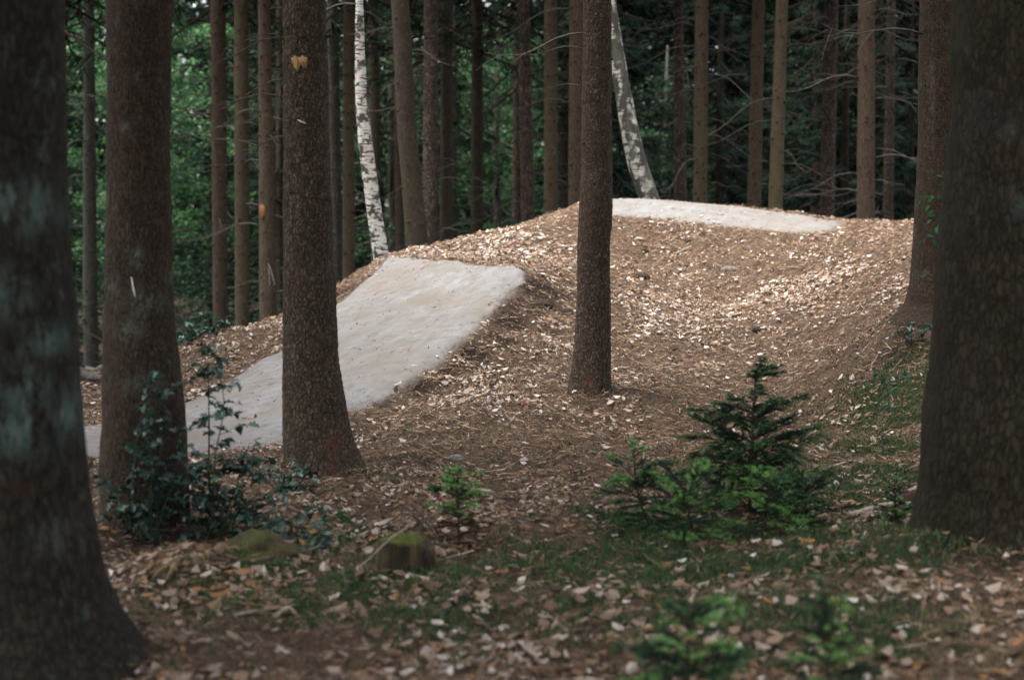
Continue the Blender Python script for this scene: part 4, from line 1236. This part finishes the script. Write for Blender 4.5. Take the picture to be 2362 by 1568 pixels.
# ------------------------------------------------------------------ hollies and other leafy saplings
def leaf_mesh(name, spiky, tone, seed):
    r = np.random.default_rng(seed)
    n = 7
    u = np.linspace(0, 1, n)
    w = .34 * np.sin(math.pi * u ** .85) ** .8
    if spiky: w = w * np.where(np.arange(n) % 2, 1.25, .72)
    w[0], w[-1] = .015, .005
    wave = (.07 * np.where(np.arange(n) % 2, 1, -1)) if spiky else 0 * u
    z = -.22 * u * u
    L = np.stack([u, w, z + .18 * w / .34 + wave], 1); Rr = np.stack([u, -w, z + .18 * w / .34 + wave], 1); Mi = np.stack([u, 0 * u, z], 1)
    V = np.concatenate([L, Mi, Rr])
    q = [(k, n + k, n + k + 1, k + 1) for k in range(n - 1)] + [(n + k, 2 * n + k, 2 * n + k + 1, n + k + 1) for k in range(n - 1)]
    c = np.tile(np.array(tone) * r.uniform(.8, 1.2), (3 * n, 1)); c[n:2 * n] *= 1.35
    return np_mesh(name, V, [np.array(q)], False, c, mats=[M['holly_leaf'] if spiky else M['leaf_green']])


HOL = [leaf_mesh('leaf', True, t, 60 + k) for k, t in enumerate([(.014, .040, .028), (.022, .055, .036), (.030, .072, .046), (.012, .032, .024), (.045, .10, .07)])]
BRO = [leaf_mesh('leaf', False, t, 70 + k) for k, t in enumerate([(.03, .085, .03), (.045, .115, .045), (.035, .09, .05)])]


def sapling(name, label, cat, group, foot, Y, stems, nleaf, lsize, leaves, seed, twigs=10, tw=.16, most=280, root=None, upright=.3, stemcol=(.03, .04, .02), srad=.006, depth=.12):
    """stems: pixel polylines from foot to tip"""
    r = random.Random(seed)
    p = P(foot[0], foot[1], Y)
    if root is None:
        base = np.array([p[0], p[1], z1(p[0], p[1])])
        root = thing(name, label, cat, base, group)
    else:
        base = np.array(root.location)
    lines = []
    for si, pl in enumerate(stems):
        dy = 0 if si == 0 else r.uniform(-depth, depth)
        q = np.array([P(a, b, Y) for a, b in pl]); q[:, 1] += np.linspace(0, dy, len(q))
        if name == 'holly_sapling': q[0, 2] = min(q[0, 2], z1(q[0, 0], q[0, 1]) - .02)
        t = np.linspace(0, 1, 12); s0 = np.linspace(0, 1, len(q))
        q = np.stack([np.interp(t, s0, q[:, j]) for j in range(3)], 1)
        q[:, 0] += .006 * np.sin(t * 9 + seed)
        lines.append((q, srad * (1 if si == 0 else .7)))
    spots = []
    for q, rad in list(lines):
        mb = MB(); mb.tube(q - base, np.linspace(rad, rad * .35, len(q)), 5, stemcol)
        ln = np.linalg.norm(np.diff(q, axis=0), axis=1).sum()
        s = np.linspace(0, 1, len(q))
        for k in range(max(2, int(twigs * ln))):
            f = r.uniform(.12, .97); o = np.array([np.interp(f, s, q[:, j]) for j in range(3)])
            a = r.uniform(0, 6.28); l = tw * r.uniform(.4, 1.2) * (1.15 - .75 * f)
            d = np.array([math.cos(a), math.sin(a), r.uniform(0, upright * 2)])
            u = np.linspace(0, 1, 4)
            t = o + d * (u * l)[:, None] - np.array([0, 0, .2 * l]) * (u * u)[:, None]
            mb.tube(t - base, np.linspace(rad * .4, .0008, 4), 3, stemcol, False)
            for j in range(max(3, int(l / .022))): spots.append((t[0] + (t[-1] - t[0]) * r.uniform(.2, 1.0), d, 1))
        for k in range(int(ln * 16)):
            f = r.uniform(.1, 1); spots.append((np.array([np.interp(f, s, q[:, j]) for j in range(3)]), np.array([r.uniform(-1, 1), r.uniform(-1, 1), .3]), 0))
        obj('stem', mb.mesh('stem', M['twig']), root)
    r.shuffle(spots)
    rest = MB()
    for k, (c, d, _w) in enumerate(spots[:nleaf]):
        if k >= most:
            me = leaves[r.randrange(len(leaves))]
            V = np.empty(len(me.vertices) * 3); me.vertices.foreach_get('co', V); V = V.reshape(-1, 3)
            cl = np.empty(len(V) * 4); me.attributes['tint'].data.foreach_get('color', cl)
            mt = np.array(Matrix.Rotation(math.atan2(d[1], d[0]) + r.choice([-1, 1]) * r.uniform(.2, 1.4), 3, 'Z') @ Matrix.Rotation(r.uniform(-.6, .6), 3, 'Y') @ Matrix.Rotation(r.uniform(-.7, .7), 3, 'X'))
            rest.add((V * lsize * r.uniform(.65, 1.25)) @ mt.T + (c - base), [tuple(f.vertices) for f in me.polygons], None, cl.reshape(-1, 4)[:, :3])
            continue
        o = obj('leaf', leaves[r.randrange(len(leaves))], root)
        a = math.atan2(d[1], d[0]) + r.choice([-1, 1]) * r.uniform(.2, 1.4)
        o.location = c - base
        sz = lsize * r.uniform(.65, 1.25)
        o.scale = (sz, sz, sz)
        o.rotation_euler = (r.uniform(-.7, .7), r.uniform(-.6, .7), a)
    if rest.n:
        o = obj('leaves', rest.mesh('leaves', leaves[0].materials[0]), root); o['kind'] = 'stuff'
    return root


hg = 'holly saplings beside the left trunks'
sapling('holly_sapling', 'tall dark holly with a thin upright leader in front of the sand track', 'holly', hg, (490, 1250), 8.15,
        [[(490, 1250), (484, 1080), (478, 930), (484, 790)], [(490, 1240), (500, 1050), (520, 930), (508, 800)], [(500, 1240), (560, 1120), (600, 1030)], [(495, 1240), (560, 1170), (640, 1130)], [(490, 1240), (440, 1120), (420, 1010)], [(500, 1245), (580, 1215), (660, 1195)], [(500, 1245), (540, 1130), (555, 1040)], [(490, 1245), (470, 1170), (450, 1110)], [(500, 1250), (560, 1200), (610, 1160)], [(505, 1250), (590, 1235), (650, 1240)]],
        1000, .046, HOL, 21, 26, .20)
sapling('holly_sapling', 'spreading teal holly growing against the foot of the thick reddish trunk', 'holly', hg, (350, 1235), 8.0,
        [[(350, 1240), (345, 1130), (380, 1000), (392, 960)], [(350, 1240), (310, 1120), (290, 1050)], [(350, 1240), (400, 1110), (425, 1040)], [(345, 1240), (270, 1130), (215, 1040)], [(340, 1240), (290, 1190), (255, 1150)], [(355, 1240), (350, 1050), (330, 960)]],
        360, .044, HOL[:4] + HOL[2:4], 22, 16, .2)
sapling('holly_sapling', 'bluish holly sprig at the left foot of the scaly trunk with the red paint', 'holly', hg, (660, 1150), 9.35,
        [[(660, 1155), (670, 1090), (690, 1045)], [(660, 1150), (640, 1090), (620, 1060)], [(665, 1150), (705, 1090), (722, 1070)], [(655, 1150), (600, 1100), (585, 1060)]], 240, .048, HOL[1:], 23, 22, .14)
sapling('holly_sapling', 'low dark holly clump sprawling right of the mossy hump', 'holly', hg, (690, 1300), 7.7,
        [[(690, 1310), (690, 1250), (680, 1190)], [(690, 1310), (650, 1230), (620, 1160)], [(700, 1305), (730, 1240), (745, 1180)], [(690, 1305), (720, 1270), (760, 1215)], [(690, 1310), (640, 1260), (600, 1200)]], 420, .044, HOL, 24, 26, .15)
sapling('holly_sapling', 'pale teal holly shoot in front of the thick reddish trunk at knee height', 'holly', hg, (300, 1230), 8.05,
        [[(300, 1235), (310, 1050), (340, 900), (350, 850)], [(310, 1100), (360, 950), (400, 880)]], 110, .044, HOL[1:], 25, 9, .22)
sapling('leafy_sapling', 'broad-leaved seedling with a few light green leaves behind the low holly clump', 'seedling', None, (745, 1225), 8.5,
        [[(745, 1230), (742, 1190), (738, 1155)], [(745, 1225), (765, 1195), (780, 1180)]], 26, .05, BRO, 26, 14, .09, srad=.003)
sapling('leafy_sapling', 'dark leafy bush in the shade behind the thick reddish trunk, above the sand track', 'bush', None, (450, 830), 15.6,
        [[(450, 850), (445, 770), (430, 730)], [(450, 850), (500, 760), (520, 735)], [(455, 850), (480, 780), (470, 720)], [(450, 850), (410, 790), (405, 760)]], 160, .075, HOL[1:] + BRO[:1], 27, 9, .28, srad=.008, depth=.3)
sapling('leafy_sapling', 'small dark leafy bush below the spreading root at the right end of the mound', 'bush', None, (2105, 790), 12.6,
        [[(2105, 800), (2100, 760), (2090, 742)], [(2105, 800), (2130, 760), (2140, 745)], [(2105, 800), (2075, 770), (2070, 760)]], 90, .05, HOL, 28, 16, .13, depth=.15)
sapling('leafy_sapling', 'straggly grey-green undergrowth plant on the right slope of the mound', 'bush', None, (2055, 920), 11.6,
        [[(2055, 940), (2040, 880), (2030, 850)], [(2055, 940), (2080, 880), (2095, 860)], [(2050, 940), (2090, 920), (2110, 905)]], 60, .045, BRO[2:] + HOL[2:3], 29, 12, .14, srad=.003, depth=.15)
sapling('leafy_sapling', 'low green sprouts in the grass left of the broad right trunk', 'seedling', None, (2080, 1190), 8.6,
        [[(2080, 1200), (2070, 1170), (2060, 1150)], [(2080, 1200), (2100, 1170), (2110, 1160)]], 30, .035, BRO, 30, 16, .1, srad=.003)
# the leafy shoot on the right-hand trunk is part of that tree
sh = obj('leafy_shoot', None, rd)
sh.location = (0, 0, 0)
_b = np.array(rd.location)
shoot_pts = [[(2180, 520), (2160, 480), (2130, 440)], [(2170, 500), (2150, 520), (2130, 550)], [(2175, 470), (2165, 440), (2172, 415)]]
mb = MB(); lf = []
rr_ = random.Random(5)
for pl in shoot_pts:
    q = np.array([P(a, b, 12.75) for a, b in pl]); mb.tube(q - _b, [.005, .003, .001], 4, (.04, .05, .025), False)
    for k in range(11): lf.append(q[0] + (q[-1] - q[0]) * rr_.uniform(.1, 1.05) + np.array([rr_.uniform(-.06, .06), rr_.uniform(-.08, .05), rr_.uniform(-.05, .05)]))
sm = mb.mesh('leafy_shoot', M['twig'])
bpy.data.objects.remove(sh)
sh = obj('leafy_shoot', sm, rd)
for c in lf:
    o = obj('leaf', BRO[rr_.randrange(3)], sh); o.location = c - _b
    sz = rr_.uniform(.04, .065); o.scale = (sz, sz, sz); o.rotation_euler = (rr_.uniform(-1, 1), rr_.uniform(-.3, 1.0), rr_.uniform(0, 6.28))

# ------------------------------------------------------------------ stump, hump, stones, logs, sticks
def lump(name, label, cat, px, py, Y, rx, ry, rz, mat, seed, sink=.25, n=40, rough=.25, group=None):
    p = P(px, py, Y); base = np.array([p[0], p[1], z1(p[0], p[1])])
    th, ph = np.meshgrid(np.linspace(0, 2 * math.pi, n, endpoint=False), np.linspace(-.5, math.pi / 2, n // 2))
    V = np.stack([(np.cos(ph) * np.cos(th)).ravel(), (np.cos(ph) * np.sin(th)).ravel(), np.sin(ph).ravel()], 1)
    f = 1 + (fbm(V * 1.6 + seed, seed, 3) - .5) * rough * 2 + (fbm(V * 6 + seed, seed + 4, 2) - .5) * rough * .4
    V = V * f[:, None] * np.array([rx, ry, rz]) - np.array([0, 0, rz * sink])
    m = n // 2; k = np.arange(m * n).reshape(m, n)
    q = np.stack([k[:-1].ravel(), np.roll(k[:-1], -1, 1).ravel(), np.roll(k[1:], -1, 1).ravel(), k[1:].ravel()], 1)
    o = obj(name, np_mesh(name, V, [q], True, mats=[M[mat]]))
    o.location = base
    return tag(o, label, cat, group)


lump('mossy_hump', 'rounded hump of earth covered in green moss left of the mossy stump', 'mound', 600, 1318, 7.5, .22, .2, .125, 'moss', 3, .25, 64, .38)
lump('stone', 'small grey stone lying on the needles beyond the small fresh green spruce', 'stone', 1050, 1066, 10.7, .055, .04, .03, 'stone', 5, .2, 24, .15)
lump('stone', 'flat greyish stone half buried among leaves high on the mound', 'stone', 1690, 600, 17.3, .12, .12, .045, 'clod_grey', 6, .25, 24, .2)
for k, (px, py, Y, s, lab) in enumerate([(1485, 583, 18.2, .055, 'small dark clod of earth on the mound below the mottled birch'), (1478, 682, 17.0, .085, 'larger dark clod of earth on the mound, lower left of the flat stone'),
                                         (1752, 748, 15.2, .06, 'dark clod of earth on the middle of the right slope of the mound'), (1552, 838, 14.8, .05, 'little dark clod of earth right of the slim trunk near its foot'), (1905, 1015, 11.5, .09, 'dark clod of earth in the leaves right of the bushy dark young spruce'), (1330, 640, 16.4, .07, 'dark clod of earth between the ramp lip and the slim trunk'), (1440, 770, 15.2, .05, 'small dark clod of earth just right of the slim trunk at half height'), (1250, 715, 15.1, .10, 'broad dark clod of earth on the soil bank right of the ramp'), (1590, 555, 18.2, .05, 'small dark clod of earth below the track near the top of the mound')]):
    o = lump('earth_clod', lab, 'clod', px, py, Y, s, s, s * .55, 'clod', 20 + k, .2, 20, .4, 'dark clods of earth on the mound')
lump('rotten_stump', 'crumbled red-brown rotten stump against the left side of the broad right trunk', 'stump', 2105, 1125, 9.4, .09, .09, .12, 'red_rot', 31, .2, 32, .3)

# the mossy stump
sp = P(925, 1328, 7.42); sb = np.array([sp[0], sp[1], z1(sp[0], sp[1])])
stump = thing('tree_stump', 'short sawn stump with a green mossy top and yellowish split sides', 'stump', sb)
n, hh = 56, .118
th = np.linspace(0, 2 * math.pi, n, endpoint=False)
V = []
rows = [(-.05, 1.12), (.0, 1.06), (.03, 1.02), (.07, 1.0), (.095, .99), (hh - .012, .98), (hh, .95)]
for z, f in rows:
    g = .112 * f * (1 + .05 * np.sin(th * 3 + 1) + .035 * np.sin(th * 9 + 2) + .02 * np.sin(th * 17)) + .045 * np.exp(-((th - 6.0) / .35) ** 2) * (1 if z < .1 else .3)
    V.append(np.stack([np.cos(th) * g, np.sin(th) * g, np.full(n, z) + (.01 * np.sin(th * 2) if z > .1 else 0)], 1))
V = np.concatenate(V); k = np.arange(len(rows) * n).reshape(-1, n)
q = np.stack([k[:-1].ravel(), np.roll(k[:-1], -1, 1).ravel(), np.roll(k[1:], -1, 1).ravel(), k[1:].ravel()], 1)
obj('stump_side', np_mesh('stump_side', V, [q, k[-1:]], True, mats=[M['stump']]), stump)
rr2 = np.linspace(0, 1.02, 9)
T2, R2 = np.meshgrid(th, rr2)
g = (.112 * .97 * (1 + .05 * np.sin(T2 * 3 + 1) + .035 * np.sin(T2 * 9 + 2)))
V = np.stack([(np.cos(T2) * g * R2).ravel(), (np.sin(T2) * g * R2).ravel(), (hh + .01 * np.sin(T2 * 2) * R2 + .016 * (1 - R2 ** 4) - .004).ravel()], 1)
V[:, 2] += (fbm(V * 40, 3) - .5) * .02
k = np.arange(9 * n).reshape(9, n)
q = np.stack([k[:-1].ravel(), k[1:].ravel(), np.roll(k[1:], -1, 1).ravel(), np.roll(k[:-1], -1, 1).ravel()], 1)
obj('moss_cap', np_mesh('moss_cap', V, [q], True, mats=[M['moss_green']]), stump)
mb = MB(); mb.tube([[.10, -.05, .09], [.125, -.07, .05], [.135, -.08, -.03]], [.02, .024, .03], 7)
obj('root', mb.mesh('root', M['stub']), stump)


def stick(name, label, cat, pts, rad, mat, lift=.0, side=0, group=None, seed=0, end=None):
    """a stick lying on the ground through pixels, or in the air when lift is a list of heights"""
    r = random.Random(seed)
    q = np.array([ground_at(a, b) for a, b in pts])
    q[:, 2] += np.asarray(lift) + rad * .7
    t = np.linspace(0, 1, 10); s0 = np.linspace(0, 1, len(q))
    q = np.stack([np.interp(t, s0, q[:, j]) for j in range(3)], 1)
    L = np.linalg.norm(q[-1] - q[0])
    q[1:-1] += np.array([[r.uniform(-1, 1), r.uniform(-1, 1), r.uniform(-.3, .6)] for _ in range(8)]) * L * .012
    mb = MB(); mb.tube(q - q[0], np.linspace(rad, rad * .5, 10) * np.array([r.uniform(.85, 1.15) for _ in range(10)]), 7)
    for k in range(side):
        f = r.uniform(.3, .85); o = q[int(f * 9)] - q[0]
        d = (q[-1] - q[0]) / L * .6 + np.array([r.uniform(-.6, .6), r.uniform(-.6, .6), r.uniform(0, .4)])
        mb.tube([o, o + d * L * .12, o + d * L * .2], [rad * .4, rad * .3, rad * .15], 4)
    o = obj(name, mb.mesh(name, M[mat])); o.location = q[0]
    return tag(o, label, cat, group)


# stick leaning over the stump, in true space
p0 = ground_at(815, 1345); p1 = P(955, 1198, 7.30)
mb = MB(); d = p1 - p0; s = np.linspace(0, 1, 9)
mb.tube(d * s[:, None] + np.stack([.008 * np.sin(s * 7), 0 * s, .006 * np.sin(s * 5)], 1), np.linspace(.0030, .0042, 9), 6)
o = obj('fallen_stick', mb.mesh('fallen_stick', M['pale_wood'])); o.location = p0
tag(o, 'thin pale stick leaning across the mossy stump with its tip in the air', 'stick')
p0 = ground_at(1000, 1235); mb = MB()
for k in range(6):
    a = rnd.uniform(-.6, .8); L = rnd.uniform(.10, .24)
    s = np.linspace(0, 1, 5)
    mb.tube(np.array([rnd.uniform(-.03, .03), rnd.uniform(-.03, .03), .0]) + np.stack([-math.cos(a) * s * L, .3 * math.sin(a) * s * L, .10 * np.sin(s * 2.4) * L / .15], 1), [.004, .0035, .003, .0025, .0015], 4)
o = obj('dead_twigs', mb.mesh('dead_twigs', M['dead_branch'])); o.location = p0
tag(o, 'dark tangle of dead twigs arching between the stump and the small fresh green spruce', 'twigs')
sg = 'sticks lying on the forest floor'
stick('fallen_stick', 'long mossy stick lying on the green moss right of the stump', 'stick', [(1150, 1338), (1240, 1318), (1325, 1302)], .016, 'rotten_wood', 0, 2, sg, 1)
stick('fallen_stick', 'short thick brown stick below the small grey stone', 'stick', [(955, 1097), (1005, 1093)], .018, 'pale_wood', 0, 0, sg, 2)
stick('fallen_stick', 'pale brittle log lying in the grass left of the broad right trunk', 'stick', [(1958, 1195), (2040, 1170), (2108, 1150)], .02, 'pale_wood', 0, 1, sg, 3)
stick('fallen_stick', 'thin blurred pale stick in the left foreground below the mossy hump', 'stick', [(540, 1425), (610, 1412), (690, 1402)], .007, 'pale_wood', .01, 0, sg, 4)
stick('wood_piece', 'broad white piece of broken wood in the left foreground', 'wood', [(632, 1416), (665, 1408), (688, 1412)], .014, 'pale_wood', .002, 0, None, 5)
stick('fallen_stick', 'thin dark twig lying level in the needles right of the small fresh green spruce', 'stick', [(1120, 1172), (1170, 1170), (1225, 1171)], .006, 'dead_branch', .004, 1, sg, 6)
stick('fallen_stick', 'slender brown twig lying level in the dip left of the sprawling young spruce', 'stick', [(1180, 1217), (1260, 1214), (1320, 1218)], .006, 'dead_branch', .004, 1, sg, 7)
stick('fallen_stick', 'thin stick half buried on the slope below the slim trunk', 'stick', [(1290, 1106), (1330, 1099), (1372, 1093)], .006, 'pale_wood', .004, 0, sg, 8)
stick('fallen_stick', 'pale twig lying behind the bushy dark young spruce near its top right', 'stick', [(1905, 1086), (1960, 1072), (2020, 1066)], .009, 'pale_wood', .006, 1, sg, 9)
stick('fallen_stick', 'grey twig on the needles at the right end of the crest by the rooted trunk', 'stick', [(2030, 607), (2065, 598), (2095, 591)], .010, 'dead_branch', .006, 2, sg, 10)
stick('fallen_stick', 'grey split stick lying at the foot of the broad right trunk', 'stick', [(2262, 1222), (2295, 1232), (2322, 1242)], .009, 'pale_wood', .012, 0, sg, 11)
stick('fallen_stick', 'thin twig lying at the foot of the thick reddish trunk', 'stick', [(350, 1238), (400, 1236), (438, 1225)], .005, 'dead_branch', .012, 1, sg, 12)
stick('wood_piece', 'torn pale strip of wood lying at the foot of the scaly trunk', 'wood', [(745, 1125), (768, 1119), (792, 1122)], .012, 'pale_wood', .006, 0, None, 13)
stick('fallen_log', 'dim fallen log in the shade between the two big left trunks, upper one', 'log', [(178, 838), (205, 850), (240, 872)], .05, 'dead_branch', .05, 1, None, 14)
stick('fallen_log', 'dim fallen log in the shade between the two big left trunks, lower one', 'log', [(176, 874), (210, 876), (242, 884)], .045, 'dead_branch', .03, 0, None, 15)
wd = thing('splintered_wood', 'yellowish splinters of rotten wood heaped on the brown hump in the left foreground', 'wood', ground_at(400, 1345))
for k, (a, b, w) in enumerate([((352, 1355), (402, 1340), .02), ((380, 1350), (432, 1318), .024), ((392, 1356), (418, 1325), .018), ((442, 1322), (475, 1335), .014), ((472, 1328), (492, 1312), .016), ((335, 1350), (360, 1335), .012)]):
    pa, pb = ground_at(*a), ground_at(*b)
    for q in (pa, pb): q[2] += .035
    mb = MB(); d = pb - pa; sdv = np.cross(d, [0, 0, 1.0]); sdv /= np.linalg.norm(sdv)
    s = np.linspace(0, 1, 6)
    wv = w * np.array([.3, .8, 1, .9, .6, .15])
    c = pa + d * s[:, None] + np.array([0, 0, 1]) * (.02 * np.sin(s * 3.1))[:, None] - np.array(wd.location)
    V = np.concatenate([c + sdv * wv[:, None], c - sdv * wv[:, None], c + np.array([0, 0, .012])])
    q = [(j, j + 1, 13 + j, 12 + j) for j in range(5)] + [(12 + j, 13 + j, 7 + j, 6 + j) for j in range(5)] + [(j, 6 + j, 7 + j, j + 1) for j in range(5)]
    obj('splinter', np_mesh('splinter', V, [np.array(q)], False, mats=[M['rotten_wood']]), wd)
